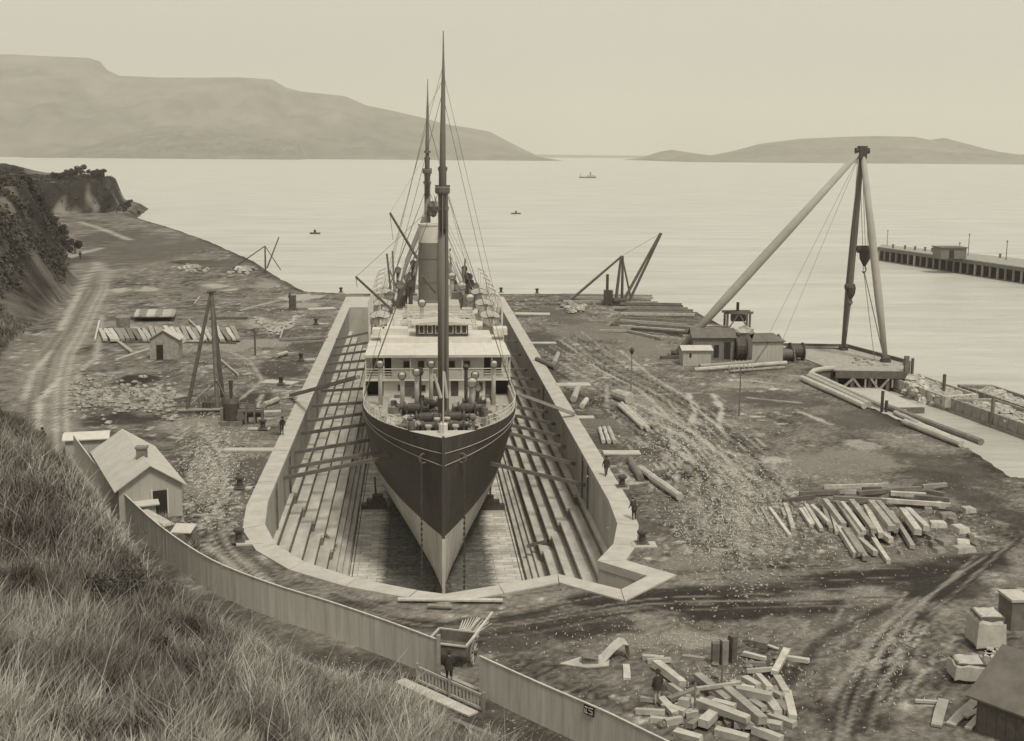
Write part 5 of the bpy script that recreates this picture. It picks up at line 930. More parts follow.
# ------------------------------------------------------------------ far timber stacks by the jib crane
c8 = (550, 220, 6.173)
for k in range(34):
    yy = 470+ (k % 17)*13+random.uniform(-3, 3); layer = k//17
    if yy < 510: x0, x1 = random.uniform(40, 160), random.uniform(300, 420) if k % 2 else random.uniform(560, 840)
    else: x0 = random.uniform(380, 520) + (yy-560)*.3; x1 = random.uniform(760, 930)
    pa_, pb_ = G(*C(c8, (x0, yy)), .3*layer), G(*C(c8, (x1, yy+(6 if yy < 600 else 28))), .3*layer)
    if pb_.x > 46: pb_ = pa_.lerp(pb_, (46-pa_.x)/(pb_.x-pa_.x))
    balk(pa_, pb_, .45, .4, 'long balk in the low stacks spread beside the jib crane', 'long balks stacked by the jib crane', random.choice(['timber_mid', 'timber_dark', 'timber_mid', 'timber']))
for (a_, b_, lab) in [(((380, 650), (450, 590)), 0, 'dark balk pointing up out of the stacks, in front of the jib crane'), (((305, 688), (480, 690)), 0, 'thin pale pole lying in front of the far stacks'), (((480, 690), (690, 738)), 0, 'second thin pale pole running toward the big back leg'), (((560, 665), (820, 715)), 0, 'dark pole lying along the near side of the far stacks')]:
    balk(G(*C(c8, a_[0]), .1), G(*C(c8, a_[1]), .1 if 'pointing' not in lab else 1.2), .3, .3, lab, None, 'timber_dark' if 'dark' in lab else 'log_pale')
for k in range(26):
    p = G(*C(c8, (random.gauss(150, 35), random.gauss(555, 14)))); mb = MB(); r_ = random.uniform(.3, .8); mb.lump((p.x, p.y, .3), r_, .6, k); solo(mb, 'stone', 'rubble', 'pale stone in the small heap at the foot of the jib crane stay', 'stone', 'stones under the jib crane stay')
# ------------------------------------------------------------------ left yard: hut, planking, timbers
c9 = (80, 280, 4.096)
for k in range(25):
    x0 = 82+k*22.5; yb = 250+2*math.sin(k); yt = 206 if k < 9 else 196+ (k % 3)*4
    dx = 26 if k < 22 else 30
    balk(G(*C(c9, (x0+random.uniform(-3, 3), yt)), .25), G(*C(c9, (x0+dx+random.uniform(-4, 4), yb)), .25), .62, .35, 'balk in the long row laid side by side behind the small gabled hut', 'row of balks behind the gabled hut', random.choice(['log_pale', 'timber', 'timber_mid']))
balk(G(*C(c9, (100, 258)), -.05), G(*C(c9, (640, 262)), -.05), .4, .28, 'long dark bearer under the near ends of the balk row', None, 'timber_dark')
for k in range(9):
    x0 = 236+k*17; balk(G(*C(c9, (x0+9, 124)), .75+.012*(k % 2)), G(*C(c9, (x0, 152)), .75+.012*(k % 2)), 1.12, .2, 'plank on top of the small raised stack behind the balk row', 'planks of the small raised stack', 'timber')
for z_, lab in ((0, 'lower'), (.38, 'upper')): balk(G(*C(c9, (232, 157)), z_), G(*C(c9, (380, 155)), z_), 1.0, .36, f'{lab} dark bearer beneath the small raised stack of planks', None, 'timber_dark')
for a_, b_, w, m_, lab in [((160, 260), (215, 302), .5, 'log_pale', 'short diagonal balk left of the gabled hut'), ((283, 288), (148, 334), .6, 'timber', 'long balk slanting down to the left from the gabled hut'), ((310, 206), (455, 204), .5, 'timber_mid', 'long dark balk lying across the top of the balk row'), ((410, 258), (505, 254), .6, 'timber', 'balk running level between the hut and the tripod'), ((445, 168), (480, 200), .25, 'log_pale', 'thin pale pole leaning behind the balk row'), ((470, 100), (492, 72), .22, 'log_pale', 'lone thin pale pole far behind the balk row'), ((530, 160), (690, 158), .4, 'timber_dark', 'thin dark balk behind the tripod top'), ((570, 330), (650, 395), .2, 'log_pale', 'thin pale pole on the ground right of the tripod'), ((820, 248), (1015, 238), .45, 'timber', 'long straight balk running up to the left coping'), ((870, 262), (1005, 252), .3, 'timber_mid', 'thinner balk parallel to and nearer than the one reaching the left coping'), ((838, 190), (820, 245), .2, 'log_pale', 'thin pole meeting the outer end of the long straight balk'), ((80, 172), (62, 250), .25, 'log_pale', 'thin pale pole along the left end of the balk row'), ((860, 476), (905, 462), .25, 'timber_mid', 'short timber across the left coping beam end')]:
    balk(G(*C(c9, a_), .05), G(*C(c9, b_), .05), w, .3, lab, None, m_)
mb = MB(); p = G(*C(c9, (178, 202))); mb.lathe((p.x, p.y, 0), [(.9, 0), (1.0, .8), (1.1, 1.8), (.9, 2.0)], 10); solo(mb, 'tank', 'timber', 'small pale tub standing behind the left part of the balk row', 'tub')
hut_, P = shed('hut', 'small pale gabled hut with a dark doorway in front of the balk row', 'hut', (-29.9, 158.8, 0), (.05, 1), 2.2, 3.6, 2.6, 1.1, 'timber', 'roof_pale', windows=[], boards=False)
mb = MB(); mb.beam((-32.2, 158.72, 0), (-32.2, 158.72, 1.9), .8, .1, up=(0, 1, 0)); mb.build('door', 'black', hut_)
for (x, y), lab in (((865, 118), 'left one of the pair of dark stumps in the far left yard'), ((878, 116), 'right one of the pair of dark stumps in the far left yard'), ((718, 310), 'thin dark post right of the tripod'), ((190, 180), 'dark stub at the back of the small tub')):
    p = G(*C(c9, (x, y))); h_ = 2.2 if y < 120 else 3.4 if y > 300 else 1.2; mb = MB(); mb.tube(p, p+V((0, 0, h_)), .35 if y < 120 else .12, n=7); solo(mb, 'post', 'timber_dark', lab, 'post')
# pale rubble/driftwood heap far left and tangle
for (cx_, cy_), n_, sx, sy, lab, g in (((243, 272), 26, 9, 3.5, 'pale boulder in the heap beside the distant derrick', 'boulders by the distant derrick'), ((190, 271), 16, 12, 2, 'stone in the low line left of the distant derrick', 'stones left of the distant derrick'), ((275, 327), 0, 1, 1, '', '')):
    for k in range(n_):
        p = G(random.gauss(cx_, sx*.6), random.gauss(cy_, sy*.5)); mb = MB(); r_ = random.uniform(.5, 1.3); mb.lump((p.x, p.y, r_*.4), r_, .7, k+cx_); solo(mb, 'boulder', 'rubble', lab, 'boulder', g)
mb = MB()
for k in range(70):
    t = random.random(); sgn = random.choice((0, 1)); px = (256+22*t) if sgn else (300-22*t); py = 320+14*t if sgn else 318+14*t
    p = G(px+random.uniform(-3, 3), py+random.uniform(-3, 3)); mb.lump((p.x, p.y, .15), random.uniform(.2, .55), .5, k)
tag(mb.build('spoil_heap', 'canvas'), 'pale V-shaped scatter of spoil and chips in the left yard', 'spoil', kind='stuff')
# rubbly ground left of tripod
mb = MB()
for k in range(420): p = G(random.uniform(70, 175), random.gauss(398, 9)); r_ = random.uniform(.12, .42); mb.lump((p.x, p.y, r_*.3), r_, .6, k, 6, 4)
for k in range(700): p = G(random.uniform(175, 260), random.uniform(425, 530)); r_ = random.uniform(.05, .16); mb.lump((p.x, p.y, r_*.3), r_, .5, k, 5, 3)
for k in range(1600):
    p = G(random.gauss(735, 45), random.gauss(510, 40)); r_ = random.uniform(.04, .13); mb.lump((p.x, p.y, .03), r_, .5, k, 5, 3)
for k in range(300):
    p = G(random.uniform(480, 960), random.uniform(590, 735)); r_ = random.uniform(.02, .09); mb.lump((p.x, p.y, .03), r_, .5, k, 5, 3)
ok = []
tag(mb.build('loose_stones', 'rubble'), 'loose stones and chips strewn over the yard', 'stones', kind='stuff')
# ------------------------------------------------------------------ white house
u_ = V((.957, .29, 0)); 
a_ = G(125, 516)
ht, P = shed('house', 'white gabled cottage with a dark doorway behind the board fence', 'house', (-16.9, 88.9, 0), (-.36, .933), 12.3, 4.35, 2.5, 1.45, 'wall_pale', 'roof_pale', boards=True, over=.35)
# ridge runs along first axis; the gable facing the dock head is at a=0
mb = MB(); mb.beam(P(-.035, 1.55, 0), P(-.035, 1.55, 2.05), 1.0, .07, up=(-.36, .933, 0)); mb.build('door', 'black', ht)
mb = MB(); mb.beam(P(-.05, 1.0, 0), P(-.05, 1.0, 2.15), .1, .1, up=(-.36, .933, 0)); mb.beam(P(-.05, 2.1, 0), P(-.05, 2.1, 2.15), .1, .1, up=(-.36, .933, 0)); mb.build('door_frame', 'white', ht)
pc = P(3.0, 2.2, 3.7); mb = MB(); mb.box((pc.x, pc.y, 3.6), (.7, .6, 1.0)); mb.box((pc.x, pc.y, 4.55), (.85, .75, .15)); mb.build('chimney', 'timber_mid', ht)
ln, P2_ = shed('lean_to', 'low pale lean-to against the left half of the cottage gable', 'shed', (P(-.8, 3.5, 0).x, P(-.8, 3.5, 0).y, 0), (.933, .36), 1.5, .7, 1.35, .12, 'wall_pale', 'roof_pale')
sr, _ = shed('back_shed', 'low shed with a flat white roof behind the left end of the cottage', 'shed', (-30.2, 107.8, 0), (.97, .2), 3.4, 2.8, 1.3, .15, 'wall_pale', 'white')
p, q = G(142, 511, 1.0), G(170, 526, .6); balk(p, q, .9, .06, 'pale sheet of boarding leaning behind the fence below the cottage', None, 'log_pale', 'board', 'board')
p = G(184, 541); mb = MB(); mb.box((p.x, p.y, 0), (1.5, 1.2, .7), rz=.4); cr_ = thing('hand_barrow', 'small pale-topped crate behind the fence below the cottage', 'crate', (p.x, p.y, 0)); mb.build('box', 'timber_dark', cr_); mb = MB(); mb.add([(p.x-.8, p.y-.5, .72), (p.x+.6, p.y-.7, .72), (p.x+.8, p.y+.5, 1.0), (p.x-.6, p.y+.7, 1.0), (p.x-.8, p.y-.5, .78), (p.x+.6, p.y-.7, .78), (p.x+.8, p.y+.5, 1.06), (p.x-.6, p.y+.7, 1.06)], [(4, 5, 6, 7), (3, 2, 1, 0), (0, 1, 5, 4), (1, 2, 6, 5), (2, 3, 7, 6), (3, 0, 4, 7)]); mb.build('lid', 'roof_pale', cr_)
# ------------------------------------------------------------------ fence
def fence(pts, label, name='board_fence', hgt=2.0):
    pts = [V((p[0], p[1], 0)) for p in pts]; t = thing(name, label, 'fence', pts[len(pts)//2]); mb = MB(); mr_ = [MB(), MB(), MB()]
    for a_, b_ in zip(pts[:-1], pts[1:]):
        L_ = (b_-a_).length; d = (b_-a_).normalized(); nrm = V((d.y, -d.x, 0)); k_ = max(1, int(L_/.24))
        for i in range(k_):
            p = a_+d*(i+.5)*L_/k_; hh = hgt+random.uniform(-.035, .02)-(random.random() < .04)*.08; o_ = nrm*random.uniform(-.006, .006); z0 = max(hz(p.x, p.y)-.1, -.1); mb.beam(V((p.x, p.y, z0))+o_, V((p.x, p.y, hh))+o_, L_/k_-.003, .03, up=nrm)
        mr_[2].beam(V((a_.x, a_.y, hgt+.02)), V((b_.x, b_.y, hgt+.02)), .1, .05)
        for ri, zr in enumerate((.5, 1.6)): mr_[ri].beam(V((a_.x, a_.y, zr))-nrm*.05, V((b_.x, b_.y, zr))-nrm*.05, .06, .08)
        for i in range(max(1, int(L_/2.6))): p = a_+d*(i*2.6); mp_ = MB(); mp_.box((p.x-nrm.x*.1, p.y-nrm.y*.1, -.2), (.13, .13, hgt+.1)); mp_.build('post', 'timber_mid', t)
    mb.build('board_panel', 'fence_board', t); mr_[0].build('rail', 'fence_board', t); mr_[1].build('rail', 'fence_board', t); mr_[2].build('cap_rail', 'fence_board', t); return t
def smooth(pts, k=4):
    out = []
    for i in range(len(pts)-1):
        p0_, p1_, p2_, p3_ = [V((*pts[max(0, min(len(pts)-1, i+j))], 0)) for j in (-1, 0, 1, 2)]
        for q in range(k):
            t = q/k; out.append(.5*((2*p1_)+(-p0_+p2_)*t+(2*p0_-5*p1_+4*p2_-p3_)*t*t+(-p0_+3*p1_-3*p2_+p3_)*t**3))
    out.append(V((*pts[-1], 0))); return [(p.x, p.y) for p in out]
fl_ = [(-29.2, 106.8), (-24, 94.6), (-19.9, 86.1), (-16.1, 78.8), (-12.2, 72.6), (-8.3, 68.3), (-4.7, 65.1), (-1.4, 61.9), (1.0, 59.4)]
fence(smooth(fl_), 'long curved pale board fence from the cottage down to the gateway')
fr_ = [(3.0, 57.2), (5.6, 53.9), (8, 51), (9.4, 49.1), (13.5, 43.5)]
ft = fence(smooth(fr_), 'straight pale board fence right of the gateway, carrying a small dark sign')
# sign
sp_ = G(590, 710, 1.1); dirn = (V((8, 51, 0))-V((5.6, 53.9, 0))).normalized(); 
# project onto the fence line between (5.6,53.9) and (9.4,49.1)
rd = ray(590, 710); A0 = V((5.6, 53.9, 0)); nrm = V((dirn.y, -dirn.x, 0)); tt = (A0-V((0, 0, CH))).dot(nrm)/rd.dot(nrm); sp_ = V((0, 0, CH))+rd*tt
if nrm.dot(V((0, 0, 0))-A0) < 0: nrm = -nrm
sp_ = sp_+nrm*.06
mb = MB(); mb.beam(sp_-dirn*.3, sp_+dirn*.3, .03, .45, up=(0, 0, 1)); sg = mb.build('sign', 'black', ft)
mb = MB(); q_ = sp_+nrm*.022
for u0, u1, z0, z1 in ((-.24, -.05, .12, .12), (-.15, -.15, .12, -.14), (.02, .24, .14, .14), (.02, .02, .14, .02), (.02, .2, .01, .01), (.2, .2, .01, -.14), (.0, .22, -.14, -.14), (-.24, -.06, -.15, -.15), (-.24, -.24, .02, -.15)):
    mb.beam(q_+dirn*u0+V((0, 0, z0-.001)), q_+dirn*(u1+.001)+V((0, 0, z1)), .02, .045, up=nrm if abs(u1-u0) > .01 else nrm)
mb.build('lettering', 'white', sg)
# gate (low pale hurdle) and boards in the gateway
gt = thing('gate', 'low pale picket gate lying across the gateway in front of the man', 'gate', (1.5, 57.5, 0))
ga, gb = G(424, 668, .8), G(484, 693, .8); ga = V((-.0, 58.9, 0)); gb = V((3.1, 55.3, 0)); dg = gb-ga
mb = MB(); 
for z_ in (.12, .8): mb = MB(); mb.beam(ga+V((0, 0, z_)), gb+V((0, 0, z_)), .08, .12); mb.build('rail', 'log_pale', gt)
mb = MB()
for k in range(19): p = ga+dg*(k+.5)/19; mb.beam(p+V((0, 0, .05)), p+V((0, 0, .84)), .1, .03, up=(1, 1, 0))
mb.build('picket', 'offwhite', gt)
for t in (0, .5, 1): mb = MB(); p = ga+dg*t; mb.box((p.x, p.y, 0), (.16, .16, 1.0)); mb.build('post', 'timber_mid', gt)
balk((-.9, 58.9, .05), (2.6, 54.9, .05), .7, .1, 'broad pale plank walkway on the near side of the gate', None, 'log_pale', 'plank', 'plank')
balk((.9, 59.9, .02), (3.0, 57.6, .02), .25, .12, 'pale sill timber across the gateway under the cart', None, 'log_pale', 'sill', 'plank')
mb = MB(); mb.box((1.05, 59.3, 0), (.2, .2, 2.3)); solo(mb, 'gate_post', 'timber_mid', 'post at the left side of the gateway', 'post')
# road kerb / ditch edge board along the foot of the grass
balk((-1.2, 56.6, hz(-1.2, 56.6)+.0), (3.6, 52.4, hz(3.6, 52.4)+.05), .3, .15, 'rough pale kerb timber between the lane and the long grass', None, 'timber_mid', 'kerb_timber', 'timber')
# ------------------------------------------------------------------ cart
cp = V((1.75, 61.3, 0)); cart = thing('cart', 'two-wheeled open timber cart with a raised shaft just inside the gateway', 'cart', cp)
rz = -.35; cu = V((math.cos(rz), math.sin(rz), 0)); cv = V((-cu.y, cu.x, 0)); Q = lambda a_, b_, z_: cp+cu*a_+cv*b_+V((0, 0, z_))
mb = MB()
for a_, b_ in (((-1, -.8), (1, -.8)), ((1, -.8), (1, 1.1)), ((1, 1.1), (-1, 1.1)), ((-1, 1.1), (-1, -.8))): mb.beam(Q(*a_, 1.0), Q(*b_, 1.0), .05, .55)
mb.add([Q(-1, -.8, .72), Q(1, -.8, .72), Q(1, 1.1, .72), Q(-1, 1.1, .72)], [(0, 1, 2, 3)]); mb.build('body', 'timber_dark', cart)
mb = MB()
for a_, b_ in (((-1.05, -.85), (1.05, -.85)), ((1.05, -.85), (1.05, 1.15)), ((1.05, 1.15), (-1.05, 1.15)), ((-1.05, 1.15), (-1.05, -.85))): mb.beam(Q(*a_, 1.3), Q(*b_, 1.3), .1, .08)
mb.build('rim', 'offwhite', cart)
mb = MB(); mb.beam(Q(.95, -.6, 1.1), Q(1.5, 2.4, 2.0), .12, .12); mb.beam(Q(.3, 1.1, .9), Q(.7, 2.6, 1.5), .1, .1); mb.build('shaft', 'timber', cart)
for s_ in (-1, 1):
    wt = MB(); c_ = Q(1.2*s_, .1, .62); wt.path([c_+cv*(.62*math.cos(a_))+V((0, 0, .62*math.sin(a_))) for a_ in np.linspace(0, 2*math.pi, 21)], .05, 6); w_ = wt.build('wheel', 'timber_mid', cart)
    mb = MB()
    for k in range(10): a_ = 2*math.pi*k/10; mb.tube(c_, c_+cv*(.6*math.cos(a_))+V((0, 0, .6*math.sin(a_))), .03, n=5)
    mb.build('spoke', 'timber', w_); mb = MB(); mb.tube(c_-cu*.15, c_+cu*.15, .13, n=8); mb.build('hub', 'iron', w_)
mb = MB()
for k in range(11):
    a_ = -.9+k*.18; mb.path([Q(.2+a_*.4, 2.0, .1), Q(.25+a_*.6, 2.3, .9), Q(.5+a_*.9, 2.9, 1.45-abs(a_)*.3)], [.05, .06, .03], 5)
solo(mb, 'slat_bundle', 'timber', 'bundle of fanned slats standing behind the cart', 'slats')
# ------------------------------------------------------------------ bottom right: tarped stacks, dark shed, boards
def stack(px, py, w, d, h, label, rz, seed, mat='canvas', over=1.0):
    p = G(px, py); t = thing('covered_stack', label, 'stack', (p.x, p.y, 0)); mb = MB(); mb.box((p.x, p.y, 0), (w, d, h), rz); mb.build('stack', 'timber_dark', t)
    rr = random.Random(seed); c0, s0 = math.cos(rz), math.sin(rz); vs = []; n_ = 9
    W2_, D2_ = w/2+.06, d/2+.06; hh = h+.05; skirt = h*over
    for j in range(n_):
        for i in range(n_):
            u, v = i/(n_-1)*2-1, j/(n_-1)*2-1; uu = max(-1, min(1, u*1.5)); vv = max(-1, min(1, v*1.5)); dz = max(0, (max(abs(u), abs(v))-.67)/.33)
            f = 1+.12*dz; x, y = uu*W2_*f, vv*D2_*f; vs.append((p.x+x*c0-y*s0+rr.uniform(-.03, .03), p.y+x*s0+y*c0+rr.uniform(-.03, .03), hh-dz*skirt+rr.uniform(-.05, .05)))
    mb = MB(); mb.add(vs, [(j*n_+i, j*n_+i+1, (j+1)*n_+i+1, (j+1)*n_+i) for j in range(n_-1) for i in range(n_-1)]); mb.build('tarpaulin', mat, t, smooth=False); return t
stack(985, 646, 1.3, 1.5, 1.9, 'taller tarpaulin-covered stack with a pale top near the right edge', -.08, 3, 'log_pale', .9)
stack(967, 678, 1.45, 1.3, 1.0, 'lower tarpaulin-covered stack just in front of the taller one', -.12, 4, 'canvas', .85)
p = G(1008, 626); mb = MB(); mb.box((p.x+.3, p.y, 0), (1.1, 1.6, 1.7)); t = thing('crate', 'upright dark-sided crate behind the right side of the taller covered stack', 'crate', (p.x, p.y, 0)); mb.build('box', 'timber_dark', t); mb = MB(); mb.box((p.x+.3, p.y, 1.7), (1.25, 1.75, .15)); mb.build('lid', 'log_pale', t)
for k in range(9): p = G(random.uniform(985, 1003), random.uniform(652, 662)); mb = MB(); mb.box((p.x, p.y, 0), (.35, .3, .3), rz=k); solo(mb, 'wood_offcut', 'log_pale', 'pale offcut lying between the covered stacks and the dark shed', 'offcut', 'offcuts beside the covered stacks')
e0, e1 = G(966, 692, 1.9), G(1004, 706, 1.9); eu = (e1-e0).normalized(); ev = V((-eu.y, eu.x, 0)); e0 = e0+eu*.4+ev*.4
ds, P = shed('dark_shed', 'dark tarred shed with a sloping roof in the bottom right corner', 'shed', (e0.x, e0.y, 0), (eu.x, eu.y), 6.5, 5.0, 1.9, 1.5, 'iron_mid', 'roof_dark', over=.4)
for a_, b_, w, lab in [((943, 701), (936, 727), .5, 'pale plank standing clear at the left of the loose boards, lower right'), ((975, 702), (950, 726), .5, 'pale plank slanting beside the dark shed'), ((965, 718), (1000, 702), .35, 'board lying across the slanting plank by the dark shed'), ((985, 712), (968, 730), .35, 'narrow board between the slanting plank and the shed wall'), ((915, 702), (940, 703), .2, 'thin pale batten left of the standing plank')]:
    balk(G(*a_, .1), G(*b_, .02), w, .12, lab, None, 'log_pale', 'plank', 'plank')
# ------------------------------------------------------------------ jetty
jt = thing('jetty', 'long timber jetty on many piles reaching in from the right over the sea', 'jetty', (135, 320, SEAZ))
JA, JB = G(878, 246, 1.2), G(1150, 265.5, 1.2); JC, JD = G(878, 256.5, 1.2), G(1150, 307, 1.2)
JC = V((JA.x-3, JA.y-32, 1.2)); 
JC, JD = G(877, 260.2, SEAZ), G(1130, 301, SEAZ); JC.z = JD.z = 1.2; JA, JB = G(882, 244.6, 1.2), G(1150, 272, 1.2)
mb = MB(); mb.prism([(JC.x, JC.y), (JD.x, JD.y), (JB.x, JB.y), (JA.x, JA.y)], .9, 1.25); mb.build('deck', 'timber', jt)
mb = MB(); mb.beam((JC.x, JC.y, .7), (JD.x, JD.y, .7), .6, .8); mb.build('edge_beam', 'timber_mid', jt)
k_ = int((JD-JC).length/3.0)
for i in range(k_):
    p = JC.lerp(JD, (i+.3)/k_); q = p+V((.5, 4.5, 0)); mb = MB(); mb.tube((p.x, p.y, -5), (p.x, p.y, .5), .32, n=7); mb.build('pile', 'timber_mid' if i % 3 else 'timber', jt)
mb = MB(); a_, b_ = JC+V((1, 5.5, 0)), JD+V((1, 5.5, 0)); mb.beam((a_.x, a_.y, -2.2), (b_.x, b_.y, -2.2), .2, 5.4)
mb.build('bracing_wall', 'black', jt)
js = G(949, 258, 1.25); mb = MB(); mb.box((js.x, js.y, 1.25), (6.5, 5, 2.6)); t = thing('jetty_shed', 'flat-roofed brown shed standing on the jetty', 'shed', (js.x, js.y, 1.25)); mb.build('wall', 'timber_mid', t); mb = MB(); mb.box((js.x, js.y, 3.85), (7, 5.6, .25)); mb.build('roof', 'roof_dark', t); mb = MB(); mb.box((js.x-.5, js.y-2.53, 1.3), (1.2, .1, 2.0)); mb.build('door', 'black', t)
for px, py, h, lab in ((887, 246, 4.2, 'thin lamp pole near the outer end of the jetty'), (968, 256, 5.4, 'tall thin pole right of the jetty shed'), (1006, 260, 4.5, 'thin pole on the jetty nearest the right edge'), (959, 256, 3.2, 'short pole just right of the jetty shed')):
    p = G(px, py, 1.25); mb = MB(); mb.tube(p, p+V((0, 0, h)), .13, .09, n=6); mb.tube(p+V((0, 0, h-.1)), p+V((0, 0, h+.25)), .2, n=6); solo(mb, 'pole', 'timber_mid', lab, 'pole')
for k, px in enumerate((893, 905, 915, 925, 932, 1000)):
    p = G(px, 247+(px-880)*.09, 1.25); mb = MB(); mb.lathe((p.x, p.y, 1.2), [(.3, 0), (.25, .8), (.38, .95), (.38, 1.1)], 8); solo(mb, 'jetty_bollard', 'iron_mid', 'small bollard along the far edge of the jetty', 'bollard', 'bollards on the jetty')
# ------------------------------------------------------------------ boats on the water
p = G(588, 178, SEAZ); t = thing('steam_launch', 'tiny distant steam launch towing across the open harbour', 'boat', (p.x, p.y, SEAZ)); mb = MB(); mb.prism([(p.x-11, p.y), (p.x-7, p.y-2), (p.x+9, p.y-2), (p.x+10, p.y), (p.x+9, p.y+2), (p.x-7, p.y+2)], SEAZ-.3, SEAZ+1.6); mb.build('hull', 'iron_mid', t); mb = MB(); mb.box((p.x+4, p.y, SEAZ+1.6), (9, 2.6, 2)); mb.build('cabin', 'offwhite', t); mb = MB(); mb.tube((p.x+3, p.y, SEAZ+3.6), (p.x+3, p.y, SEAZ+7), .6, n=8); mb.tube((p.x-9, p.y, SEAZ+1.6), (p.x-9, p.y, SEAZ+6), .2, n=5); mb.build('funnel', 'iron', t)
for px, py, s_, lab in ((315, 234, .7, 'tiny dark rowing boat on the water left of the masts'), (516, 214, .9, 'tiny dark rowing boat on the water right of the masts')):
    p = G(px, py, SEAZ); t = thing('rowing_boat', lab, 'rowing boat', (p.x, p.y, SEAZ)); L_ = 2.6*s_
    mb = MB(); mb.prism([(p.x-L_, p.y), (p.x-L_*.5, p.y-.7), (p.x+L_*.8, p.y-.6), (p.x+L_, p.y), (p.x+L_*.8, p.y+.6), (p.x-L_*.5, p.y+.7)], SEAZ-.1, SEAZ+.55); mb.build('hull', 'iron', t); mb = MB(); mb.lump((p.x, p.y, SEAZ+1.0), .45, 1.2, 3); mb.build('cargo', 'cloth_dark', t)
# ------------------------------------------------------------------ people
def skin_mesh(verts, edges, radii, root=0, sub=1):
    me = bpy.data.meshes.new('tmp'); me.from_pydata(verts, edges, []); o = bpy.data.objects.new('tmp', me); COL.objects.link(o)
    md = o.modifiers.new('s', 'SKIN'); sv = me.skin_vertices[0].data
    for i, r in enumerate(radii): sv[i].radius = (r, r) if not hasattr(r, '__len__') else r
    sv[root].use_root = True; md2 = o.modifiers.new('u', 'SUBSURF'); md2.levels = sub; md2.render_levels = sub
    dg = bpy.context.evaluated_depsgraph_get(); dg.update(); ev = o.evaluated_get(dg); m2 = ev.to_mesh(); vs = [tuple(v.co) for v in m2.vertices]; fs = [tuple(p.vertices) for p in m2.polygons]; ev.to_mesh_clear()
    bpy.data.objects.remove(o); bpy.data.meshes.remove(me); return vs, fs
def person(loc, rz, label, pose='stand', coat='cloth_dark', trousers='cloth_dark', hat='cloth_dark', s=1.0):
    st = {'stand': .0, 'walk': .22}[pose] if pose in ('stand', 'walk') else 0; lean = .0 if pose != 'bend' else .35
    L0 = lambda z_: lean*max(0, z_-.95)
    J = {'pel': (0, 0, .95), 'wai': (0, L0(1.1), 1.1), 'che': (0, L0(1.32), 1.32), 'nb': (0, L0(1.47), 1.46), 'nk': (0, L0(1.52)+.01, 1.53), 'hd': (0, L0(1.62)+.02, 1.63), 'ht': (0, L0(1.7)+.02, 1.72)}
    names = ['pel', 'wai', 'che', 'nb', 'nk', 'hd', 'ht']; verts = [J[n_] for n_ in names]; R_ = [(.15, .11), (.14, .1), (.17, .12), (.09, .08), (.055, .055), (.085, .095), (.06, .07)]; E_ = [(0, 1), (1, 2), (2, 3), (3, 4), (4, 5), (5, 6)]
    def chain(st_, pts, rs):
        pr_i = st_
        for p, r in zip(pts, rs): verts.append(p); R_.append(r); E_.append((pr_i, len(verts)-1)); pr_i = len(verts)-1
        return pr_i
    hands = []
    for s_ in (-1, 1):
        y1 = L0(1.4); sw = st*s_*.7
        ex = (.26*s_, y1-.02-sw*.4, 1.15); wr_ = (.24*s_, y1+.1-sw, .9) if pose != 'bend' else (.2*s_, y1+.22, .95)
        e = chain(2, [(.17*s_, y1, 1.42), ex, wr_], [.07, .05, .035]); hands.append((V(wr_), s_, V(wr_)-V(ex)))
        k1 = (.1*s_, st*s_*.5+.03, .52); an = (.1*s_, st*s_*1.1-.02, .09)
        chain(0, [(.1*s_, 0, .88), k1, an, (an[0]+.02*s_, an[1]+.15, .045)], [.1, .07, .045, .045])
    vs, fs = skin_mesh(verts, E_, R_)
    mb = MB(); mb.v = list(vs); mb.f = [list(f) for f in fs]; mb.mi = []
    for f in fs:
        c_ = sum((V(vs[i]) for i in f), V((0, 0, 0)))/len(f); mb.mi.append(2 if c_.z > 1.5 else 0 if c_.z > .86 or abs(c_.x) > .19 else (1 if c_.z > .1 else 3))
    mb.cm = 2
    for w_, s_, d_ in hands:      # palm with five fingers
        d_ = d_.normalized(); side = V((0, 1, 0)).cross(d_).normalized(); fw = d_.cross(side).normalized()
        mb.path([w_, w_+d_*.05, w_+d_*.1], [.024, .032, .028], 7)
        for q, ln_ in enumerate((.07, .08, .075, .06)):
            b_ = w_+d_*.09+fw*(.026-.017*q); mb.path([b_, b_+d_*ln_*.5+side*.004, b_+d_*ln_*.85+side*s_*-.02], [.009, .0085, .007], 5)
        b_ = w_+d_*.035+fw*.03; mb.path([b_, b_+fw*.025+d_*.025, b_+fw*.028+d_*.05], [.011, .01, .008], 5)
    root = thing('person', label, 'person', (0, 0, 0)); mb.build('body', [coat, trousers, 'skin', 'black'], root, smooth=True)
    hy = J['hd'][1]; hm = MB(); hm.lathe((0, hy-.012, 1.62), [(.1, 0), (.105, .05), (.098, .1), (.05, .135)], 12); hm.build('hair', 'hair', root, smooth=True)
    fm_ = MB()
    for s_ in (-1, 1): fm_.lump((.035*s_, hy+.1, 1.635), .013, 1, 1, 6, 4)
    fm_.build('eyes', 'black', root); nm_ = MB(); nm_.path([(0, hy+.09, 1.64), (0, hy+.125, 1.6), (0, hy+.09, 1.59)], [.01, .018, .012], 5); nm_.box((0, hy+.093, 1.562), (.045, .01, .008)); 
    for s_ in (-1, 1): nm_.lump((.1*s_, hy, 1.62), .025, 1.3, 2, 6, 4)
    nm_.build('face', 'skin', root)
    jm = MB(); jm.path([(0, L0(.82), .80), (0, L0(1.0), 1.0), (0, L0(1.2), 1.2), (0, L0(1.42), 1.42)], [.2, .185, .19, .1], 12, caps=False); jm.v = [(x*1.12, y*.86+L0(z_)*.14, z_) for x, y, z_ in jm.v]; jm.build('jacket', coat, root, smooth=True)
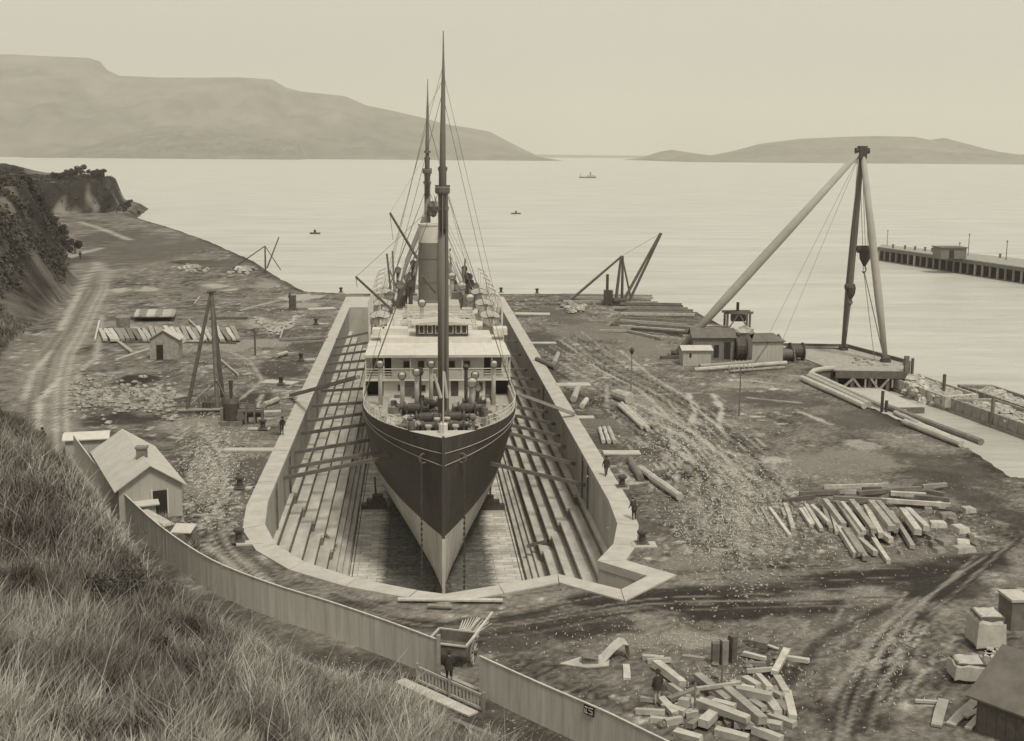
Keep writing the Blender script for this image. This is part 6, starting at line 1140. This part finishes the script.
    if hat: hm = MB(); hm.lathe((0, hy, 1.7), [(.17, 0), (.17, .015), (.1, .03), (.095, .11), (.05, .125)], 14); hm.build('hat', hat, root)
    root.scale = (s,)*3; root.rotation_euler = (0, 0, rz); root.location = loc; return root
person(G(606, 477), .1, 'man in a dark suit walking just outside the right coping', 'walk'); person(G(634, 521), .4, 'man in dark clothes bending at the right corner of the coping', 'bend', hat='cloth_grey')
q = G(282, 436); q.z = .1; person(q, -2.7, 'man in dark clothes leaning at the edge of the left coping', 'bend')
person((G(449, 687).x, G(449, 687).y, .1), -.3, 'man in a dark coat and hat standing by the low gate in the fence gap', 'stand', s=1.02)
person(G(657, 705), .3, 'man in a dark jacket and pale trousers standing among the heaped timber', 'stand', trousers='canvas', s=1.0)
person(G(68, 277, 0) if 0 else V((-84.6+4, 309, 0)), 0, 'tiny distant figure standing on the far pale track below the cliff', 'stand', s=1.15)
person(V((-33.0, 111, 0)), 1, 'figure in dark clothes walking on the rutted road at the left', 'walk')
p = G(213, 436); person(G(290, 303), 0, 'small figure standing in the far left yard near the dock entrance', 'stand')
# ------------------------------------------------------------------ vegetation
def leaf_cloud(name, mat, blobs, nleaf, size, seed, parent=None):
    r = np.random.default_rng(seed); bl = np.array(blobs, float); w = bl[:, 3]**2; w /= w.sum(); ix = r.choice(len(bl), nleaf, p=w); d = r.normal(size=(nleaf, 3)); d /= np.linalg.norm(d, axis=1)[:, None]; rad = bl[ix, 3]*r.uniform(.55, 1.08, nleaf)**.7
    c_ = bl[ix, :3]+d*rad[:, None]*np.array([1, 1, .85]); a_ = r.normal(size=(nleaf, 3)); a_ /= np.linalg.norm(a_, axis=1)[:, None]; b_ = np.cross(a_, r.normal(size=(nleaf, 3))); b_ /= np.linalg.norm(b_, axis=1)[:, None]; s_ = (size*r.uniform(.5, 1.4, nleaf))[:, None]
    vs = np.stack([c_-a_*s_, c_+b_*s_*.5, c_+a_*s_, c_-b_*s_*.5], 1).reshape(-1, 3); fs = np.arange(nleaf*4).reshape(-1, 4)
    me = bpy.data.meshes.new(name); me.from_pydata(vs.tolist(), [], fs.tolist()); me.materials.append(MATS[mat]); o = bpy.data.objects.new(name, me); COL.objects.link(o)
    if parent: o.parent = parent
    return o
def tree_proto(h, seed, mat):
    rr = random.Random(seed); t = thing('tree', 'x', 'tree', (0, 0, 0)); mb = MB(); mb.path([(0, 0, -.6), (.1, 0, h*.3), (.15, .1, h*.7)], [.05*h, .035*h, .015*h], 7)
    for k in range(4): a_ = rr.random()*6.3; mb.path([(.1, 0, h*(.25+.1*k)), (math.cos(a_)*h*.25, math.sin(a_)*h*.25, h*(.5+.1*k))], [.018*h, .006*h], 5)
    mb.build('trunk', 'bark', t); bl = [(rr.uniform(-.3, .3)*h, rr.uniform(-.3, .3)*h, h*rr.uniform(.35, .85), h*rr.uniform(.12, .24)) for k in range(9)]; leaf_cloud('crown', mat, bl, 1300, h*.05, seed, t); return t
protos = [tree_proto(6, 1, 'leaf_dark'), tree_proto(5, 2, 'leaf_mid'), tree_proto(7, 3, 'leaf_dark')]
spots = []
rr = random.Random(21)
for k in range(52):
    t = k/51; px = 16+t*116; pyb = 168+ (0 if px < 110 else (px-110)*.9)
    Y_ = 300+ (px-16)*.5 if px < 55 else 560+rr.uniform(-10, 25)
    if px < 55: x_ = AY(px, 160, Y_).x
    else: x_ = AY(px, 160, Y_).x
    spots.append((x_+rr.uniform(-3, 3), Y_+rr.uniform(-12, 12), rr.uniform(.6, 1.15), px))
used = [False]*3
for k, (x, y, s_, px) in enumerate(spots):
    s_ *= .6 if px < 55 else .75
    if px > 122 and y > 500: s_ *= .5
    pi_ = k % 3; lab = 'dark bushy tree on the skyline of the near cliff at the left edge' if px < 55 else 'dark bushy tree along the top of the rocky headland'; g = 'trees on the near cliff' if px < 55 else 'trees on the rocky headland'
    loc = V((x, y, hz(x, y)-.3))
    if not used[pi_]: o = protos[pi_]; used[pi_] = True; o.location = loc; o['label'] = lab; o['group'] = g; o.scale = (s_,)*3
    else: dup(protos[pi_], loc, rr.random()*6, lab, g, scale=s_)
# scrub on the cliffs
blobs = []
yy_ = rng.uniform(150, 620, 13000); xx_ = -rng.uniform(.2, .46, 13000)*yy_; P1 = np.stack([xx_, yy_], 1); df, dk = sdist(P1, FOOT), sdist(P1, KNOB); zz_ = height(xx_, yy_)
kk_ = (((df > .8) & (yy_ > 232)) | ((df > 5) & (yy_ > 150)) | (dk > .5)) & (fbm(xx_, yy_, 16, 1)+.3*(fbm(xx_, yy_, 4, 2)-.5) > .38)
for x_, y_, z_ in zip(xx_[kk_], yy_[kk_], zz_[kk_]): blobs.append((x_, y_, z_+.2, rr.uniform(.5, 1.5)))
tag(leaf_cloud('scrub', 'leaf_dark', blobs, 200000, .34, 5), 'dark scrub and bushes covering the cliff slopes at the left', 'scrub', kind='stuff')
# long grass in the foreground
def grass(name, N_, sampler, hmin, hmax, base, seed, wd=.018, dark=0):
    r = np.random.default_rng(seed); x, y = sampler(r, N_); z = height(x, y)-.04; n_ = len(x); tuft = fbm(x, y, 1.6, 2); big = fbm(x, y, 6, 4)
    hh = (hmin+(hmax-hmin)*r.random(n_)**1.6)*(.25+1.5*ss(.25, .75, tuft)); ang = r.normal(.4, 1.3, n_)+7*(fbm(x, y, 2.2, 6)-.5); ln = r.uniform(.1, .75, n_)*hh; dx, dy = np.cos(ang)*ln, np.sin(ang)*ln; pa_ = r.uniform(0, 2*np.pi, n_); wx, wy = np.cos(pa_)*wd*r.uniform(.5, 1.5, n_), np.sin(pa_)*wd*r.uniform(.5, 1.5, n_)
    hh = hh*np.clip(.3+sdist(np.stack([x, y], 1), FOOT)/5*.7+ss(70, 80, y), .3, 1)
    lv_ = []
    for t, wf in ((0, 1), (.5, .8), (1, .12)):
        cx_, cy_, cz_ = x+dx*t*t, y+dy*t*t, z+hh*(t-.12*t*t)
        lv_ += [np.stack([cx_-wx*wf, cy_-wy*wf, cz_], 1), np.stack([cx_+wx*wf, cy_+wy*wf, cz_], 1)]
    vs = np.stack(lv_, 1).reshape(-1, 3); o6 = np.arange(n_)[:, None]*6; fs = np.concatenate([o6+np.array([0, 1, 3, 2]), o6+np.array([2, 3, 5, 4])], 0)
    me = bpy.data.meshes.new(name); me.vertices.add(len(vs)); me.vertices.foreach_set('co', vs.ravel()); me.loops.add(fs.size); me.loops.foreach_set('vertex_index', fs.ravel().astype(np.int32)); me.polygons.add(len(fs)); me.polygons.foreach_set('loop_start', np.arange(0, fs.size, 4, dtype=np.int32)); me.polygons.foreach_set('loop_total', np.full(len(fs), 4, dtype=np.int32)); me.update(calc_edges=True)
    me.materials.append(MATS['grass']); cc = base*(.55+.9*r.random(n_)**1.5)*(.35+1.25*ss(.25, .75, .5*big+.5*fbm(x, y, 1.8, 0))); colattr(me, np.clip(np.repeat(cc, 6), .025, .55)); o = bpy.data.objects.new(name, me); COL.objects.link(o); return o
def view_sampler(y0, y1, xr=(-.02, -.5)):
    def f(r, N_):
        y = y0+(y1-y0)*r.random(N_)**1.15; x = y*(xr[0]+(xr[1]-xr[0])*r.random(N_)); P = np.stack([x, y], 1); d = sdist(P, FOOT); k = (d > .2) & (r.random(N_) < np.clip(d/1.5, .15, 1)); return x[k], y[k]
    return f
tag(grass('long_grass', 330000, view_sampler(14, 62, (.12, -.5)), .5, 1.3, .3, 1, .022), 'long dry grass covering the near hillside', 'grass', kind='stuff')
tag(grass('hillside_grass', 130000, view_sampler(58, 112, (-.12, -.46)), .45, 1.1, .26, 2, .032), 'long grass on the slope beyond, beside the fence', 'grass', kind='stuff')
tag(grass('bank_grass', 90000, view_sampler(110, 190, (-.27, -.47)), .3, .9, .17, 3, .05), 'rough grass on the bank left of the rutted road', 'grass', kind='stuff')
def fs_(r, N_):
    t = r.random(N_); i = r.integers(0, len(fl_)-1, N_); a_ = np.array(fl_); p = a_[i]+(a_[i+1]-a_[i])*t[:, None]; off_ = r.uniform(-2.5, -.1, N_); d = a_[i+1]-a_[i]; d /= np.linalg.norm(d, axis=1)[:, None]; x, y = p[:, 0]+d[:, 1]*-off_*-1, p[:, 1]-d[:, 0]*-off_*-1; k = (y > 68); return x[k], y[k]
tag(grass('fence_grass', 26000, fs_, .3, 1.0, .2, 4, .025), 'tufts of grass along the foot of the curved fence', 'grass', kind='stuff')
def yard_s(r, N_):
    a_ = [G(*p) for p in ((735, 520), (215, 470), (760, 640), (560, 630), (690, 430), (860, 600), (120, 400), (640, 560))]; i = r.integers(0, len(a_), N_); sg = np.array([6, 4, 6, 5, 9, 8, 7, 4])[i]
    x = np.array([p.x for p in a_])[i]+r.normal(0, 1, N_)*sg; y = np.array([p.y for p in a_])[i]+r.normal(0, 1, N_)*sg*1.6; P = np.stack([x, y], 1); k = (sdist(P, OUTER) < -.3) & (sdist(P, FOOT) < -1) & (sdist(P, LAND) > 2) & (fbm(x, y, 2.5, 3) > .47); return x[k], y[k]
tag(grass('yard_weeds', 45000, yard_s, .05, .2, .13, 9, .025), 'sparse low weeds over the trodden yard', 'weeds', kind='stuff')
tag(grass('dry_stalks', 16000, view_sampler(14, 75, (.1, -.5)), 1.2, 2.3, .5, 12, .014), 'tall thin pale stalks standing above the long grass', 'stalks', kind='stuff')
tag(grass('dark_tussocks', 60000, lambda r, N_: (lambda xy: (lambda k: (xy[0][k], xy[1][k]))(fbm(xy[0], xy[1], 5, 1) > .56))(view_sampler(16, 80, (.1, -.5))(r, N_)), .4, 1.0, .07, 13, .03), 'dark tangled tussocks among the pale long grass', 'tussocks', kind='stuff')
# pale wood chips strewn where timber was dressed
mb = MB(); vs = []; fs = []
r = np.random.default_rng(77)
for (cx_, cy_, sx_, sy_, n_) in ((735, 515, 34, 34, 2400), (680, 440, 26, 18, 900), (212, 468, 16, 34, 1300), (885, 655, 22, 24, 300), (700, 640, 45, 10, 260), (860, 530, 60, 18, 900), (590, 640, 40, 12, 150), (640, 395, 30, 10, 300), (240, 370, 30, 25, 500), (760, 600, 90, 10, 80), (740, 690, 40, 20, 700), (300, 305, 30, 8, 200)):
    q = r.normal(0, 1, (n_, 2))*[sx_, sy_]+[cx_, cy_]
    for k in range(n_):
        p = G(float(q[k, 0]), float(q[k, 1])); a_ = r.uniform(-.5, .9)+1.2; f_ = min(1, max(.32, (p.y-45)/60)); l_ = r.uniform(.04, .2)*f_; w_ = r.uniform(.02, .045)*max(f_, .5); ca, sa = math.cos(a_), math.sin(a_); z_ = .05+r.uniform(0, .06); t_ = r.uniform(-.05, .05); b_ = len(vs)
        if (SX-15.5 < p.x < 17.3 and p.y > 69): continue
        for i, j in ((-1, -1), (1, -1), (1, 1), (-1, 1)): vs.append((p.x+i*l_*ca-j*w_*sa, p.y+i*l_*sa+j*w_*ca, z_+i*t_))
        fs.append((b_, b_+1, b_+2, b_+3))
mb.v = vs; mb.f = fs; mb.mi = [0]*len(fs); tag(mb.build('wood_chips', 'offwhite'), 'pale wood chips and splinters strewn over the yard', 'wood chips', kind='stuff')
# dark shrubs in the long grass
for k, (px, py, s_, lab) in enumerate([(105, 605, 1.5, 'dark low bush deep in the long grass at the left'), (165, 640, 1.1, 'dark bush right of and below the other in the long grass'), (150, 655, .8, 'small dark clump at the lower side of the bushes in the grass'), (75, 640, .9, 'dark clump of brush nearest the left edge in the grass'), (375, 690, .8, 'dark upright tussock near the lane in the long grass')]):
    # march the line of sight down to the hillside
    d = ray(px, py); t = 10.0
    while CH+d.z*t > hz(d.x*t, d.y*t) and t < 140: t += .4
    p = V((d.x*t, d.y*t, hz(d.x*t, d.y*t))); r_ = random.Random(k); bl = [(p.x+r_.uniform(-.8, .8)*s_, p.y+r_.uniform(-.8, .8)*s_, p.z+r_.uniform(.1, .6)*s_, r_.uniform(.3, .6)*s_) for q in range(8)]
    o = leaf_cloud('bush', 'leaf_dark', [(b[0]-p.x, b[1]-p.y, b[2]-p.z, b[3]) for b in bl], 1500, .1, k+40); o.location = p; tag(o, lab, 'bush')
# ------------------------------------------------------------------ haze
mb = MB(); mb.box((0, 7400, -8), (32400, 16600, 620)); hm = bpy.data.materials.new('haze'); hm.use_nodes = True; nt = hm.node_tree; nt.nodes.clear(); pv = nt.nodes.new('ShaderNodeVolumePrincipled'); mo = nt.nodes.new('ShaderNodeOutputMaterial'); nt.links.new(pv.outputs[0], mo.inputs['Volume'])
pv.inputs['Color'].default_value = (.97, .95, .86, 1); pv.inputs['Density'].default_value = HAZE = .00014; pv.inputs['Anisotropy'].default_value = .1; MATS['haze'] = hm
o = mb.build('haze', 'haze'); o['kind'] = 'stuff'
# ------------------------------------------------------------------ light
ELEV, AZ = math.radians(60), math.radians(158)      # from the right, slightly behind the camera (azimuth from +Y clockwise)
w = bpy.data.worlds.new('World'); sc.world = w; w.use_nodes = True; nt = w.node_tree; N = nt.nodes; L = nt.links; bg = N['Background']
sk = N.new('ShaderNodeTexSky'); sk.sky_type = 'NISHITA'; sk.sun_disc = False; sk.sun_elevation = ELEV; sk.sun_rotation = AZ; sk.dust_density = 4; sk.air_density = 1.5
bw = N.new('ShaderNodeRGBToBW'); L.new(sk.outputs[0], bw.inputs[0])
ml = N.new('ShaderNodeMath'); ml.operation = 'MULTIPLY_ADD'; ml.inputs[1].default_value = .12; ml.inputs[2].default_value = SKYC = 5.0; L.new(bw.outputs[0], ml.inputs[0])
vm = N.new('ShaderNodeVectorMath'); vm.operation = 'SCALE'; vm.inputs[0].default_value = (1.0, .975, .862); L.new(ml.outputs[0], vm.inputs['Scale']); L.new(vm.outputs[0], bg.inputs['Color']); bg.inputs['Strength'].default_value = .111
sd = bpy.data.lights.new('sun', 'SUN'); sd.energy = 2.5; sd.angle = math.radians(10); sd.color = (1, .955, .83); so = bpy.data.objects.new('sun', sd); COL.objects.link(so)
dirv = V((math.sin(AZ)*math.cos(ELEV), math.cos(AZ)*math.cos(ELEV), math.sin(ELEV))); so.rotation_euler = dirv.to_track_quat('Z', 'Y').to_euler(); so.location = (0, 0, 80)
vs_ = sc.view_settings; vs_.view_transform = 'Standard'; vs_.look = 'None'; vs_.exposure = 0; vs_.gamma = 1; vs_.use_curve_mapping = False
try: sc.cycles.volume_bounces = 1; sc.cycles.max_bounces = 6
except Exception: pass
